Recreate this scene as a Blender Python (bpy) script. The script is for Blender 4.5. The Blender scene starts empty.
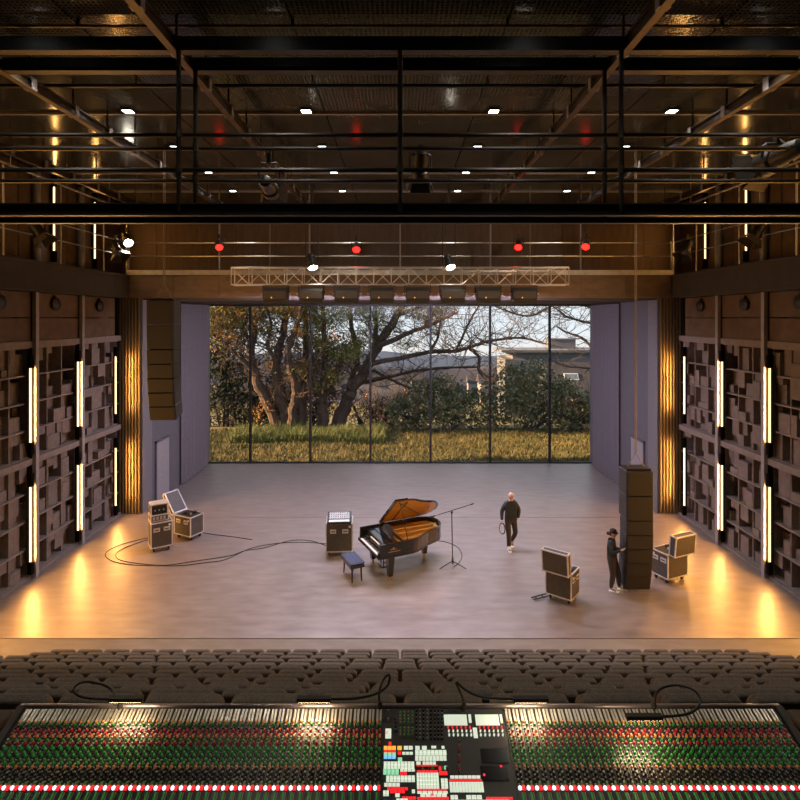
import bpy, bmesh, math, random
from mathutils import Vector, Matrix, noise as mnoise
R = math.radians
SC = bpy.context.scene
COL = SC.collection
# ------------------------------------------------------------------ camera, world, sun, exposure
SKY = 0.78
F, HOR, CZ = 550.0, 318.0, 7.1          # focal length in pixels, horizon row, camera height above the stage
cam_d = bpy.data.cameras.new('camera'); cam = bpy.data.objects.new('camera', cam_d); COL.objects.link(cam)
cam.location = (0, 0, CZ); cam.rotation_euler = (R(90), 0, 0)
cam_d.sensor_width = 36; cam_d.lens = F / 800 * 36; cam_d.shift_y = -(400 - HOR) / 800
cam_d.clip_end = 2000; SC.camera = cam
SC.view_settings.view_transform = 'Standard'; SC.view_settings.look = 'None'
SC.view_settings.gamma = 1; SC.view_settings.use_curve_mapping = False
SC.view_settings.exposure = 0.6
W = bpy.data.worlds.new('sky'); SC.world = W; W.use_nodes = True
wn = W.node_tree.nodes; wl = W.node_tree.links
bg = wn['Background']; wtc = wn.new('ShaderNodeTexCoord'); wsx = wn.new('ShaderNodeSeparateXYZ'); wmr = wn.new('ShaderNodeMapRange'); wrp = wn.new('ShaderNodeValToRGB')
wmr.inputs[1].default_value = -.2; wmr.inputs[2].default_value = 1.0       # clear evening sky: pale warm horizon rising to soft blue
wl.new(wtc.outputs['Generated'], wsx.inputs[0]); wl.new(wsx.outputs[2], wmr.inputs[0]); wl.new(wmr.outputs[0], wrp.inputs[0]); wl.new(wrp.outputs[0], bg.inputs[0])
for k_, (p_, c_) in enumerate(((.0, (.30, .27, .26)), (.083, (.78, .71, .70)), (.117, (.86, .82, .80)), (.15, (.80, .84, .89)), (.417, (.80, .85, .95)), (1.0, (.62, .70, .85)))):
    el = wrp.color_ramp.elements[k_] if k_ < 2 else wrp.color_ramp.elements.new(p_)
    el.position = p_; el.color = (*c_, 1)
bg.inputs[1].default_value = SKY
sun_d = bpy.data.lights.new('sun', 'SUN'); sun = bpy.data.objects.new('sun', sun_d); COL.objects.link(sun)
sun_d.energy = 19.0; sun_d.color = (1.0, .58, .28); sun_d.angle = R(1.2)
sun.rotation_euler = Vector((.94, .06, -.28)).to_track_quat('-Z', 'Y').to_euler()
SC.cycles.max_bounces = 8; SC.cycles.diffuse_bounces = 4; SC.cycles.glossy_bounces = 3
SC.cycles.transparent_max_bounces = 12; SC.cycles.sample_clamp_indirect = 6.0
SC.cycles.caustics_reflective = False; SC.cycles.caustics_refractive = False
LED_W = 56.0            # watts of a warm wall tube
ADDED_FLOOD_W = 195.0          # watts of the stage light added in each truss flood
WASH_W = 210.0          # watts of the catwalk wash lights
DOWN_W = 95.0           # watts of a ceiling downlight
SPOT_W = 550.0          # watts of a white stage spot

def at(x, y, Y):        # photograph pixel + distance -> point
    return Vector(((x - 400) * Y / F, Y, CZ - (y - HOR) * Y / F))
def onz(x, y, z=0.0):   # photograph pixel on the level z
    Y = F * (CZ - z) / (y - HOR)
    return Vector(((x - 400) * Y / F, Y, z))

# ------------------------------------------------------------------ materials
def mat(name, col, rough=.6, metal=0.0, var=.12, scale=6.0, bump=0.0, spec=.5, stretch=(1, 1, 1), coat=0.0, col2=None, emit=None, estr=0.0, dots=0.0, rvar=0.0):
    m = bpy.data.materials.new(name); m.use_nodes = True
    n = m.node_tree.nodes; l = m.node_tree.links; b = n['Principled BSDF']
    b.inputs['Roughness'].default_value = rough; b.inputs['Metallic'].default_value = metal
    b.inputs['Specular IOR Level'].default_value = spec; b.inputs['Coat Weight'].default_value = coat
    b.inputs['Coat Roughness'].default_value = .06
    tc = n.new('ShaderNodeTexCoord'); mp = n.new('ShaderNodeMapping'); mp.inputs['Scale'].default_value = stretch
    nz = n.new('ShaderNodeTexNoise'); nz.inputs['Scale'].default_value = scale; nz.inputs['Detail'].default_value = 6
    l.new(tc.outputs['Object'], mp.inputs[0]); l.new(mp.outputs[0], nz.inputs[0])
    rp = n.new('ShaderNodeValToRGB'); rp.color_ramp.elements[0].position = .3; rp.color_ramp.elements[1].position = .7
    c2 = col2 or tuple(min(1, c * (1 + var)) for c in col); c1 = tuple(c * (1 - var) for c in col) if col2 is None else col
    rp.color_ramp.elements[0].color = (*c1, 1); rp.color_ramp.elements[1].color = (*c2, 1)
    l.new(nz.outputs[0], rp.inputs[0]); src = rp.outputs[0]
    if dots:            # perforated sheet: round holes in a square grid
        sx = n.new('ShaderNodeSeparateXYZ'); l.new(tc.outputs['Object'], sx.inputs[0])
        hs = []
        for k in (0, 1):
            a = n.new('ShaderNodeMath'); a.operation = 'MULTIPLY'; a.inputs[1].default_value = dots * math.pi; l.new(sx.outputs[k], a.inputs[0])
            s = n.new('ShaderNodeMath'); s.operation = 'SINE'; l.new(a.outputs[0], s.inputs[0])
            q = n.new('ShaderNodeMath'); q.operation = 'ABSOLUTE'; l.new(s.outputs[0], q.inputs[0]); hs.append(q)
        mu = n.new('ShaderNodeMath'); mu.operation = 'MULTIPLY'; l.new(hs[0].outputs[0], mu.inputs[0]); l.new(hs[1].outputs[0], mu.inputs[1])
        gt = n.new('ShaderNodeMath'); gt.operation = 'GREATER_THAN'; gt.inputs[1].default_value = .6; l.new(mu.outputs[0], gt.inputs[0])
        mx = n.new('ShaderNodeMix'); mx.data_type = 'RGBA'; mx.inputs[7].default_value = (.002, .002, .002, 1)
        l.new(gt.outputs[0], mx.inputs[0]); l.new(src, mx.inputs[6]); src = mx.outputs[2]
    l.new(src, b.inputs['Base Color'])
    if rvar:
        mr = n.new('ShaderNodeMapRange'); mr.inputs[3].default_value = rough - rvar; mr.inputs[4].default_value = rough + rvar
        l.new(nz.outputs[0], mr.inputs[0]); l.new(mr.outputs[0], b.inputs['Roughness'])
    if bump:
        bp = n.new('ShaderNodeBump'); bp.inputs['Strength'].default_value = bump; bp.inputs['Distance'].default_value = .02
        l.new(nz.outputs[0], bp.inputs['Height']); l.new(bp.outputs[0], b.inputs['Normal'])
    if emit:
        b.inputs['Emission Color'].default_value = (*emit, 1); b.inputs['Emission Strength'].default_value = estr
    return m
MT = {}
def D(key, *a, **k): MT[key] = mat(key, *a, **k)
# surfaces of the room
D('stage_floor', (.27, .215, .175), .39, metal=.42, col2=(.37, .305, .26), scale=2.6, stretch=(.55, 1.7, 1), spec=.8, coat=.25, rvar=.09)
MT['stage_floor'].node_tree.nodes['Principled BSDF'].inputs['Coat Roughness'].default_value = .36
MT['stage_floor'].node_tree.nodes['Principled BSDF'].inputs['Coat IOR'].default_value = 1.7
D('apron', (.24, .20, .165), .55, col2=(.31, .265, .22), scale=3, stretch=(.5, 2, 1))
D('step', (.05, .042, .036), .8)
D('wall_dark', (.075, .062, .052), .75)
D('gallery', (.045, .038, .034), .6, var=.2, scale=3)
D('fascia', (.19, .125, .07), .55, col2=(.13, .085, .05), scale=2.5, stretch=(1, 1, 2.5))
D('rust_panel', (.15, .085, .045), .5, col2=(.095, .056, .032), scale=2.2, stretch=(3, 1, .6), metal=.2)
D('brown_panel', (.12, .075, .042), .55, var=.25, scale=3)
D('ceiling_sheet', (.047, .054, .064), .15, metal=.1, dots=14, var=.25, scale=1.3, spec=.25, rvar=.03)
D('steel_dark', (.05, .042, .036), .42, metal=.6, var=.3)
D('steel_warm', (.10, .075, .052), .4, metal=.8, var=.3, scale=5)
D('steel_blue', (.26, .25, .26), .45, metal=.3)
D('galv', (.55, .53, .50), .38, metal=.8)
D('rail_black', (.022, .018, .015), .38, metal=.5)
D('recess_grey', (.115, .11, .122), .7, var=.06, scale=3)
D('pillar_pale', (.17, .158, .165), .6, var=.06)
D('door_grey', (.29, .275, .28), .5, var=.05)
D('curtain', (.14, .132, .142), .9, var=.08, scale=14)
D('slat_gold', (.20, .145, .07), .4, metal=.35, var=.2, scale=5, stretch=(1, 1, .3))
D('diffuser', (.19, .152, .124), .7, var=.18, scale=7)
D('diffuser_back', (.11, .09, .075), .8, var=.15)
D('shelf', (.23, .19, .16), .55, var=.15)
D('column', (.36, .33, .325), .5, metal=.25)
D('led', (.9, .8, .6), .4, emit=(1.0, .70, .36), estr=1.5)
D('led_halo', (.01, .008, .005), .9, spec=0, emit=(1.0, .50, .13), estr=.75)  # halo and mirror image of the tube, put in as a glowing colour
D('led_holder', (.010, .0085, .007), .9, spec=.0)
D('mullion', (.02, .02, .022), .45, metal=.4)
# equipment
D('black', (.016, .015, .014), .45, var=.3)
D('black_gloss', (.012, .010, .009), .12, coat=.6, spec=.6)
D('speaker', (.028, .024, .021), .62, var=.15, scale=20)
D('speaker_side', (.035, .030, .028), .5)
D('case_panel', (.075, .062, .048), .5, var=.15, scale=12)
D('alu', (.66, .63, .57), .35, metal=.35)
D('brass', (.75, .48, .15), .3, metal=.9)
D('rubber', (.012, .012, .012), .7)
D('seat', (.125, .105, .088), .92, var=.25, scale=60, bump=.25)
D('ivory', (.80, .77, .70), .3, var=.03)
D('soundboard', (.72, .36, .09), .35, var=.2, scale=3, stretch=(6, .5, 1))
D('lid_reflect', (.88, .46, .10), .3, var=.12, scale=3, stretch=(6, .5, 1))  # soundboard reflection put into the colour of the lid underside
D('leaf_glint', (.30, .27, .16), .5, var=.2)  # pale leaves: light catching the hedge, put into the leaf colour
D('gold_plate', (.85, .52, .18), .3, metal=.65)
D('felt_red', (.35, .04, .03), .9)
D('bench_blue', (.045, .06, .11), .5)
D('cable', (.03, .026, .024), .6)
D('wire', (.30, .24, .17), .45, metal=.6)
D('white_plastic', (.75, .75, .70), .4)
D('tray_mixer', (.30, .34, .30), .5, col2=(.5, .52, .46), scale=18)
D('skin', (.68, .40, .29), .5, var=.08, scale=20)
D('sweater', (.045, .05, .05), .9, var=.2, scale=30, bump=.2)
D('trousers', (.075, .06, .048), .9, var=.2, scale=30)
D('shoe', (.62, .58, .52), .6)
D('shoe_dark', (.30, .23, .13), .6)
D('hair_grey', (.62, .55, .48), .8)
D('hair_dark', (.05, .022, .018), .7)
D('cap', (.022, .02, .022), .8)
D('shirt_blue', (.036, .046, .052), .9, var=.2, scale=30)
D('eye', (.01, .01, .01), .3)
# console
D('console_panel', (.030, .026, .022), .38, metal=.3)
D('console_body', (.045, .034, .026), .55)
D('console_strip', (.42, .38, .31), .32, metal=.75)
D('console_rail', (.23, .19, .19), .3, metal=.6)
D('k_green', (.02, .27, .035), .35, emit=(.02, .5, .03), estr=.05)
D('k_red', (.45, .02, .02), .35, emit=(.8, .02, .02), estr=.06)
D('k_orange', (.55, .20, .04), .35, emit=(.8, .25, .04), estr=.12)
D('k_black', (.02, .019, .018), .3)
D('k_tick', (.35, .30, .24), .4)
D('l_white', (.8, .85, .9), .4, emit=(.8, .92, 1), estr=.9)
D('l_red', (.7, .01, .02), .4, emit=(1, .02, .03), estr=.6)
D('l_pale', (.62, .68, .58), .4, emit=(.75, .85, .68), estr=.50)
D('l_mint', (.3, .65, .45), .4, emit=(.35, .85, .5), estr=.45)
D('l_blue', (.2, .5, .8), .4, emit=(.25, .6, 1), estr=.55)
D('l_amber', (.8, .4, .05), .4, emit=(1, .42, .05), estr=.7)
D('screen', (.008, .008, .008), .12)
D('lamp_white', (.9, .9, .9), .4, emit=(1, .90, .74), estr=60)
D('lamp_warm', (.9, .8, .6), .4, emit=(1, .72, .40), estr=22)
D('lens_white', (.9, .9, .9), .4, emit=(1, .90, .72), estr=45)
D('lens_red', (.8, .05, .05), .4, emit=(1, .007, .005), estr=6)
D('lens_dark', (.06, .055, .05), .15)
D('downlight', (.9, .9, .9), .4, emit=(.92, .97, 1), estr=9)
# outdoors
D('bark', (.04, .03, .023), .9, col2=(.10, .065, .042), scale=5, stretch=(1, 1, .2), bump=.5)
D('bark_dark', (.05, .04, .036), .9, var=.3)
D('leaf_a', (.11, .125, .035), .6, spec=.12, col2=(.20, .175, .05), scale=.9)
D('leaf_rust', (.24, .10, .03), .6, spec=.12, col2=(.14, .09, .03), scale=1.5)
D('leaf_dark', (.022, .034, .018), .6, spec=.12, col2=(.045, .055, .03), scale=1.0)
D('leaf_hedge', (.075, .10, .042), .5, spec=.25, col2=(.15, .165, .075), scale=1.5)
D('leaf_mauve', (.20, .15, .19), .7, spec=.12, col2=(.30, .17, .12), scale=1.5)
D('leaf_autumn', (.7, .22, .03), .7, col2=(.75, .45, .05), scale=2)
D('grass', (.06, .066, .015), .8, col2=(.125, .10, .028), scale=.6)
D('grass_tall', (.07, .105, .028), .8, col2=(.16, .17, .05), scale=.8)
D('soil', (.08, .08, .02), .95, col2=(.14, .115, .033), scale=1.2)
D('stone_pale', (.105, .115, .135), .8)
D('roof_slate', (.033, .033, .042), .8, var=.15, scale=2)
D('win_far', (.10, .13, .17), .15)
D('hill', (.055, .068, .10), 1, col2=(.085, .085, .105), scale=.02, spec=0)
D('hill_far', (.10, .135, .20), 1, var=.06, scale=.01, spec=0)  # blue distance haze put into the base colour
D('town', (.22, .20, .20), .9)
gm = bpy.data.materials.new('window_glass'); gm.use_nodes = True
gn = gm.node_tree.nodes; gl = gm.node_tree.links; gn.remove(gn['Principled BSDF'])
tr = gn.new('ShaderNodeBsdfTransparent'); tr.inputs[0].default_value = (.94, .96, .96, 1)
gs = gn.new('ShaderNodeBsdfGlossy'); gs.inputs['Roughness'].default_value = .12
mxs = gn.new('ShaderNodeMixShader'); mxs.inputs[0].default_value = .0015
gl.new(tr.outputs[0], mxs.inputs[1]); gl.new(gs.outputs[0], mxs.inputs[2]); gl.new(mxs.outputs[0], gn['Material Output'].inputs[0])
MT['glass'] = gm

# ------------------------------------------------------------------ mesh helpers
class MB:
    def __init__(s): s.v = []; s.f = []; s.m = []; s.keys = []
    def mi(s, k):
        if k not in s.keys: s.keys.append(k)
        return s.keys.index(k)
    def add(s, vs, fs, k, T=None):
        o = len(s.v); i = s.mi(k)
        for p in vs: s.v.append(tuple(T @ Vector(p)) if T is not None else tuple(p))
        for f in fs: s.f.append(tuple(j + o for j in f)); s.m.append(i)
        return s
    def box(s, a, b, k, T=None):
        x0, y0, z0 = a; x1, y1, z1 = b
        return s.add([(x0,y0,z0),(x1,y0,z0),(x1,y1,z0),(x0,y1,z0),(x0,y0,z1),(x1,y0,z1),(x1,y1,z1),(x0,y1,z1)],
                     [(0,3,2,1),(4,5,6,7),(0,1,5,4),(1,2,6,5),(2,3,7,6),(3,0,4,7)], k, T)
    def cbox(s, c, d, k, T=None):
        return s.box([c[i] - d[i] / 2 for i in range(3)], [c[i] + d[i] / 2 for i in range(3)], k, T)
    def rbox(s, a, b, r, k, T=None):           # chamfered box
        x0, y0, z0 = a; x1, y1, z1 = b; vs = []; fs = []
        C = [(x, y, z) for z in (0, 1) for y in (0, 1) for x in (0, 1)]
        L = ((x0, x1), (y0, y1), (z0, z1)); idx = {}
        for c in C:
            for ax in range(3):
                p = [L[i][c[i]] + (0 if i == ax else (r if c[i] == 0 else -r)) for i in range(3)]
                idx[c, ax] = len(vs); vs.append(p)
        for ax in range(3):
            u, w = [i for i in range(3) if i != ax]
            for sd in (0, 1):
                q = []
                for (cu, cw) in ((0, 0), (1, 0), (1, 1), (0, 1)):
                    c = [0, 0, 0]; c[ax] = sd; c[u] = cu; c[w] = cw; q.append(idx[tuple(c), ax])
                fs.append(tuple(q))
            for cu in (0, 1):
                for cw in (0, 1):
                    c0 = [0, 0, 0]; c0[u] = cu; c0[w] = cw; c1 = list(c0); c1[ax] = 1
                    fs.append((idx[tuple(c0), u], idx[tuple(c1), u], idx[tuple(c1), w], idx[tuple(c0), w]))
        for c in C: fs.append(tuple(idx[c, a_] for a_ in range(3)))
        return s.add(vs, fs, k, T)
    def tube(s, pts, r, k, n=8, T=None, caps=True, flat=1.0):
        pts = [Vector(p) for p in pts]; N = len(pts)
        rs = r if isinstance(r, (list, tuple)) else [r] * N
        vs = []; fs = []; up = None
        for i, p in enumerate(pts):
            t = (pts[min(i + 1, N - 1)] - pts[max(i - 1, 0)])
            t = t.normalized() if t.length > 1e-9 else Vector((0, 0, 1))
            if up is None:
                up = Vector((0, 0, 1)) if abs(t.z) < .9 else Vector((1, 0, 0))
            a = t.cross(up)
            a = a.normalized() if a.length > 1e-6 else t.orthogonal().normalized()
            b = a.cross(t).normalized(); up = b
            for j in range(n):
                w = 2 * math.pi * j / n
                vs.append(p + (a * math.cos(w) + b * math.sin(w) * flat) * rs[i])
        for i in range(N - 1):
            for j in range(n):
                fs.append((i*n+j, i*n+(j+1) % n, (i+1)*n+(j+1) % n, (i+1)*n+j))
        if caps: fs.append(tuple(range(n))[::-1]); fs.append(tuple((N-1)*n+j for j in range(n)))
        return s.add(vs, fs, k, T)
    def lathe(s, prof, k, n=16, T=None):       # profile (r, z) around z
        vs = []; fs = []
        for (r, z) in prof:
            for j in range(n):
                w = 2 * math.pi * j / n; vs.append((r * math.cos(w), r * math.sin(w), z))
        for i in range(len(prof) - 1):
            for j in range(n): fs.append((i*n+j, i*n+(j+1) % n, (i+1)*n+(j+1) % n, (i+1)*n+j))
        fs.append(tuple(range(n))[::-1]); fs.append(tuple((len(prof)-1)*n+j for j in range(n)))
        return s.add(vs, fs, k, T)
    def prism(s, poly, z0, z1, k, T=None):
        n = len(poly); vs = [(x, y, z0) for x, y in poly] + [(x, y, z1) for x, y in poly]
        fs = [tuple(range(n))[::-1], tuple(range(n, 2*n))] + [(i, (i+1) % n, (i+1) % n + n, i + n) for i in range(n)]
        return s.add(vs, fs, k, T)
    def ball(s, c, r, k, n=8, T=None, sc=(1, 1, 1)):
        vs = []; fs = []
        for i in range(1, n):
            a = math.pi * i / n
            for j in range(n):
                w = 2 * math.pi * j / n
                vs.append((c[0] + r*sc[0]*math.sin(a)*math.cos(w), c[1] + r*sc[1]*math.sin(a)*math.sin(w), c[2] + r*sc[2]*math.cos(a)))
        t = len(vs); vs += [(c[0], c[1], c[2] + r*sc[2]), (c[0], c[1], c[2] - r*sc[2])]
        for i in range(n - 2):
            for j in range(n): fs.append((i*n+j, (i+1)*n+j, (i+1)*n+(j+1) % n, i*n+(j+1) % n))
        for j in range(n): fs.append((t, j, (j+1) % n)); fs.append((t+1, (n-2)*n+(j+1) % n, (n-2)*n+j))
        return s.add(vs, fs, k, T)
    def mesh(s, name, smooth=False):
        me = bpy.data.meshes.new(name); me.from_pydata(s.v, [], s.f)
        for k in s.keys: me.materials.append(MT[k])
        me.polygons.foreach_set('material_index', s.m)
        if smooth:
            me.polygons.foreach_set('use_smooth', [True] * len(s.f))
            try: me.set_sharp_from_angle(angle=R(40))
            except Exception: pass
        me.update(); return me
    def build(s, name, parent=None, smooth=False, loc=None):
        return link(name, s.mesh(name, smooth), parent, loc)
def link(name, me, parent=None, loc=None):
    o = bpy.data.objects.new(name, me); COL.objects.link(o)
    if parent is not None: o.parent = parent
    if loc is not None: o.location = loc
    return o
def tag(o, label=None, cat=None, group=None, kind=None):
    if label: o['label'] = label
    if cat: o['category'] = cat
    if group: o['group'] = group
    if kind: o['kind'] = kind
    return o
def thing(name, label, cat, loc=(0, 0, 0), rz=0, group=None):
    o = bpy.data.objects.new(name, None); COL.objects.link(o); o.location = loc; o.rotation_euler = (0, 0, rz)
    o.empty_display_size = .2
    return tag(o, label, cat, group)
def struct(name, mb, label=None, parent=None, smooth=False):
    o = mb.build(name, parent, smooth)
    if parent is None: tag(o, label, None, None, 'structure')
    return o
def lamp(name, kind, parent, loc, aim, power, color, size=.1, spot=40, blend=.4):
    d = bpy.data.lights.new(name, kind); o = bpy.data.objects.new(name, d); COL.objects.link(o)
    d.energy = power; d.color = color
    if kind == 'SPOT': d.spot_size = R(spot); d.spot_blend = blend; d.shadow_soft_size = size
    elif kind == 'AREA': d.shape = 'RECTANGLE'; d.size = size[0]; d.size_y = size[1]
    else: d.shadow_soft_size = size
    if parent is not None: o.parent = parent
    o.location = loc
    o.rotation_euler = Vector(aim).to_track_quat('-Z', 'Y').to_euler()
    return o
def B(a, b, k): return MB().box(a, b, k)
NUM = ['first','second','third','fourth','fifth','sixth','seventh','eighth','ninth','tenth','eleventh','twelfth','thirteenth','fourteenth','fifteenth']
SIDE = {-1: 'left', 1: 'right'}
# ------------------------------------------------------------------ the room
YS, YP, YW = 12.2, 20.0, 26.93           # stage edge, stage opening, window
ZC, ZG0, ZG1 = 11.55, 7.82, 8.64         # ceiling, gallery underside and deck
fl = struct('floor', B((-10.7, YS, -.25), (10.7, 19.58, 0), 'stage_floor'), 'polished brown stage floor')
B((-9.5, 19.6, -.25), (9.5, YW + .1, 0), 'stage_floor').build('floor_slab', fl)
B((-10.7, 19.6, -.25), (-9.5, 20.4, 0), 'stage_floor').build('floor_slab', fl)
B((9.5, 19.6, -.25), (10.7, 20.4, 0), 'stage_floor').build('floor_slab', fl)
ap = MB(); ap.add([(-10.7,YS,-.012),(10.7,YS,-.012),(10.7,11.72,-.20),(-10.7,11.72,-.20),(-10.7,YS,-.7),(10.7,YS,-.7),(10.7,11.72,-.7),(-10.7,11.72,-.7)],
    [(0,3,2,1),(4,5,6,7),(0,1,5,4),(1,2,6,5),(2,3,7,6),(3,0,4,7)], 'apron')
struct('trim_1', ap, 'sloping apron along the front of the stage')
# shell
for s in (-1, 1):
    w = struct('wall_' + SIDE[s], MB().box((min(s*10.6, s*10.75), 11, -1), (max(s*10.6, s*10.75), YP + .4, ZG0), 'wall_dark')
               .box((min(s*10.15, s*10.75), -6, -1), (max(s*10.15, s*10.75), 12.75, ZG0), 'wall_dark'), 'side wall of the hall behind the diffuser panels')
    u = struct('wall_%s_upper' % SIDE[s], B((min(s*10.95, s*11.1), -6, ZG0), (max(s*10.95, s*11.1), 21.6, ZC + .2), 'wall_dark'), 'upper side wall above the gallery')
    y = 4.2
    while y < 21:                                     # brown boards between the upper columns
        B((min(s*10.9, s*10.95), y + .02, ZG1), (max(s*10.9, s*10.95), min(y + 2.28, 21.4), ZC), 'brown_panel').build('board', u); y += 2.3
    for yb in (12.95, 15.17, 17.37):                  # two boards above each diffuser bay
        for z0, z1 in ((6.48, 7.09), (7.12, 7.8)):
            B((min(s*10.1, s*10.3), yb, z0), (max(s*10.1, s*10.3), yb + 2.1, z1), 'brown_panel').build('board', w)
    g = MB().box((min(s*9.74, s*10.95), -6, ZG0), (max(s*9.74, s*10.95), 21.4, ZG1), 'gallery').box((min(s*9.70, s*9.74), -6, ZG0), (max(s*9.70, s*9.74), 19.7, ZG0 + .06), 'gallery').box((min(s*9.70, s*9.74), -6, ZG1 - .06), (max(s*9.70, s*9.74), 19.7, ZG1), 'gallery')
    struct('trim_gallery_' + SIDE[s], g, 'dark side gallery running along the %s wall' % SIDE[s])
    struct('baseboard_' + SIDE[s], B((min(s*10.08, s*10.6), 12.75, 0), (max(s*10.08, s*10.6), 19.9, .07), 'shelf'), 'pale kerb below the diffuser panels on the %s' % SIDE[s])
struct('wall_rear', B((-11.1, -6.2, -1), (11.1, -6, ZC + .2), 'wall_dark'), 'rear wall')
struct('wall_back_upper', B((-11.1, 21.45, ZG0), (11.1, 21.6, ZC + .2), 'wall_dark'), 'wall above the stage opening')
wb = bpy.data.objects['wall_back_upper']
for i in range(14):
    x = -11.05 + i * 1.58
    B((x, 21.40, ZG1), (x + 1.565, 21.45, ZC), 'rust_panel').build('panel', wb)
br = MB().box((-9.74, 19.7, ZG0), (9.74, 21.4, ZG1), 'fascia')
bd = struct('trim_bridge', br, 'brown stage bridge over the window')
for i in range(12): B((-9.70 + i*1.617, 19.66, ZG0 + .03), (-9.70 + i*1.617 + 1.60, 19.70, ZG1 - .01), 'fascia').build('panel', bd)
B((-9.74, 19.62, ZG1), (9.74, 19.68, ZG1 + .17), 'galv').build('kick_plate', bd)
B((-9.74, 19.68, ZG1), (9.74, 19.72, ZG1 + .04), 'steel_dark').build('deck_edge', bd)
# stage recess
for s in (-1, 1):
    w = struct('wall_recess_' + SIDE[s], MB().box((min(s*9.36, s*10.75), YP + .75, 0), (max(s*9.36, s*10.75), YW + .15, ZG0), 'recess_grey')
               .box((min(s*9.40, s*10.75), YP, 0), (max(s*9.40, s*10.75), YP + .75, ZG0), 'wall_dark'), 'grey side wall of the stage recess on the ' + SIDE[s])
    B((min(s*9.34, s*9.40), YP - .02, 0), (max(s*9.34, s*9.40), YP + .72, ZG0), 'pillar_pale').build('pilaster', w)
    n = 7                                            # slatted return beside the opening
    for i in range(n):
        x = 9.43 + i * .112
        B((min(s*x, s*(x+.062)), YP - .09, 0.02), (max(s*x, s*(x+.062)), YP, ZG0), 'slat_gold').build('slat', w)
    for z in (.55, 2.85, 4.95, 6.95):
        B((min(s*9.42, s*10.2), YP - .035, z), (max(s*9.42, s*10.2), YP - .005, z + .05), 'steel_warm').build('rail', w)
        for i in range(n - 1):
            if i % 2 == 0:
                x = 9.43 + i * .112 + .087
                MB().ball((s*x, YP - .075, z + .025), .016, 'brass', 6).build('stud', w)
struct('ceiling_recess', B((-10.7, YP, ZG0 - .06), (10.7, YW + .15, ZG0 - .002), 'gallery'), 'dark soffit over the stage recess')
for s, nm in ((-1, 'door_1'), (1, 'door_2')):
    d = struct(nm, B((min(s*9.31, s*9.358), 21.05, 0.01), (max(s*9.31, s*9.358), 22.2, 2.3), 'door_grey'), 'pale grey door in the recess wall on the ' + SIDE[s])
    for a, b in (((20.98, 0.005), (21.05, 2.38)), ((22.2, 0.005), (22.27, 2.38)), ((20.98, 2.3), (22.27, 2.38))):
        B((min(s*9.29, s*9.358), a[0], a[1]), (max(s*9.29, s*9.358), b[0], b[1]), 'recess_grey').build('door_frame', d)
    MB().tube([(s*9.30, 21.15, 1.05), (s*9.26, 21.15, 1.05), (s*9.26, 21.28, 1.05)], .012, 'galv', 6).build('door_handle', d)
    # pleated curtain beside the window
    c = MB(); N = 150; y0, y1 = 23.3, 26.4; vs = []; fs = []
    for i in range(N):
        t = i / (N - 1); yy = y0 + (y1 - y0) * t
        xo = s * (9.27 + .05 * math.sin(t * 2 * math.pi * 17) + .02 * math.sin(t * 41))
        vs += [(xo, yy, .03), (xo, yy, 7.7), (xo + s * .02, yy, .03), (xo + s * .02, yy, 7.7)]
    for i in range(N - 1):
        a = 4 * i; fs += [(a, a+4, a+5, a+1), (a+2, a+3, a+7, a+6)]
    c.add(vs, fs, 'curtain')
    t = thing('stage_curtain', 'grey pleated curtain hanging beside the %s end of the window' % SIDE[s], 'curtain', (0, 0, 0), 0, 'stage curtains')
    c.build('curtain_cloth', t, True)
    MB().tube([(s*9.22, 23.2, 7.72), (s*9.22, 26.75, 7.72)], .02, 'steel_dark', 8).build('curtain_rail', t)
# window
win = thing('window_1', 'tall glazed wall of seven panes behind the stage', None); win['kind'] = 'structure'
mx = [207.5, 250.5, 310.5, 370.5, 430.5, 490, 549.5, 592.5]; MX = [(x - 400) * YW / F for x in mx]; ZT = 7.74
for i, x in enumerate(MX):
    B((x - .05, YW - .09, .0), (x + .05, YW + .07, ZT), 'mullion').build('mullion', win)
for i in range(7):
    B((MX[i] + .05, YW - .012, .06), (MX[i+1] - .05, YW + .012, ZT - .06), 'glass').build('pane', win)
    B((MX[i] + .05, YW - .08, .001), (MX[i+1] - .05, YW + .06, .06), 'mullion').build('sill', win)
    B((MX[i] + .05, YW - .08, ZT - .06), (MX[i+1] - .05, YW + .06, ZT + .02), 'mullion').build('head', win)
# ceiling: perforated sheets, seams recessed, cross beams
cl = struct('ceiling', B((-11.1, -6.2, ZC + .06), (11.1, 21.6, ZC + .2), 'black'), 'dark perforated metal ceiling')
pm = {}
ys_ = [-.2, 2.25, 4.70, 7.0, 9.45, 11.9, 14.35, 16.8, 19.25, 21.4]
xs_ = [-10.9, -8.12, -4.87, -1.62, 1.62, 4.87, 8.12, 10.9]
for i in range(len(xs_) - 1):
    for j in range(len(ys_) - 1):
        B((xs_[i] + .015, ys_[j] + .012, ZC), (xs_[i+1] - .015, ys_[j+1] - .012, ZC + .04), 'ceiling_sheet').build('ceiling_panel', cl)
for j in (5, 6, 7, 8):
    B((-10.9, ys_[j] - .035, ZC - .05), (10.9, ys_[j] + .035, ZC), 'steel_blue').build('seam_channel', cl)
def ibeam(mb, a, b, h, w, k, t=.03):      # I-section along y (a, b = (x, y, zbottom))
    x = a[0]
    mb.box((x - w/2, a[1], a[2]), (x + w/2, b[1], a[2] + t), k).box((x - w/2, a[1], a[2] + h - t), (x + w/2, b[1], a[2] + h), k)
    return mb.box((x - .012, a[1], a[2] + t), (x + .012, b[1], a[2] + h - t), k)
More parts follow.
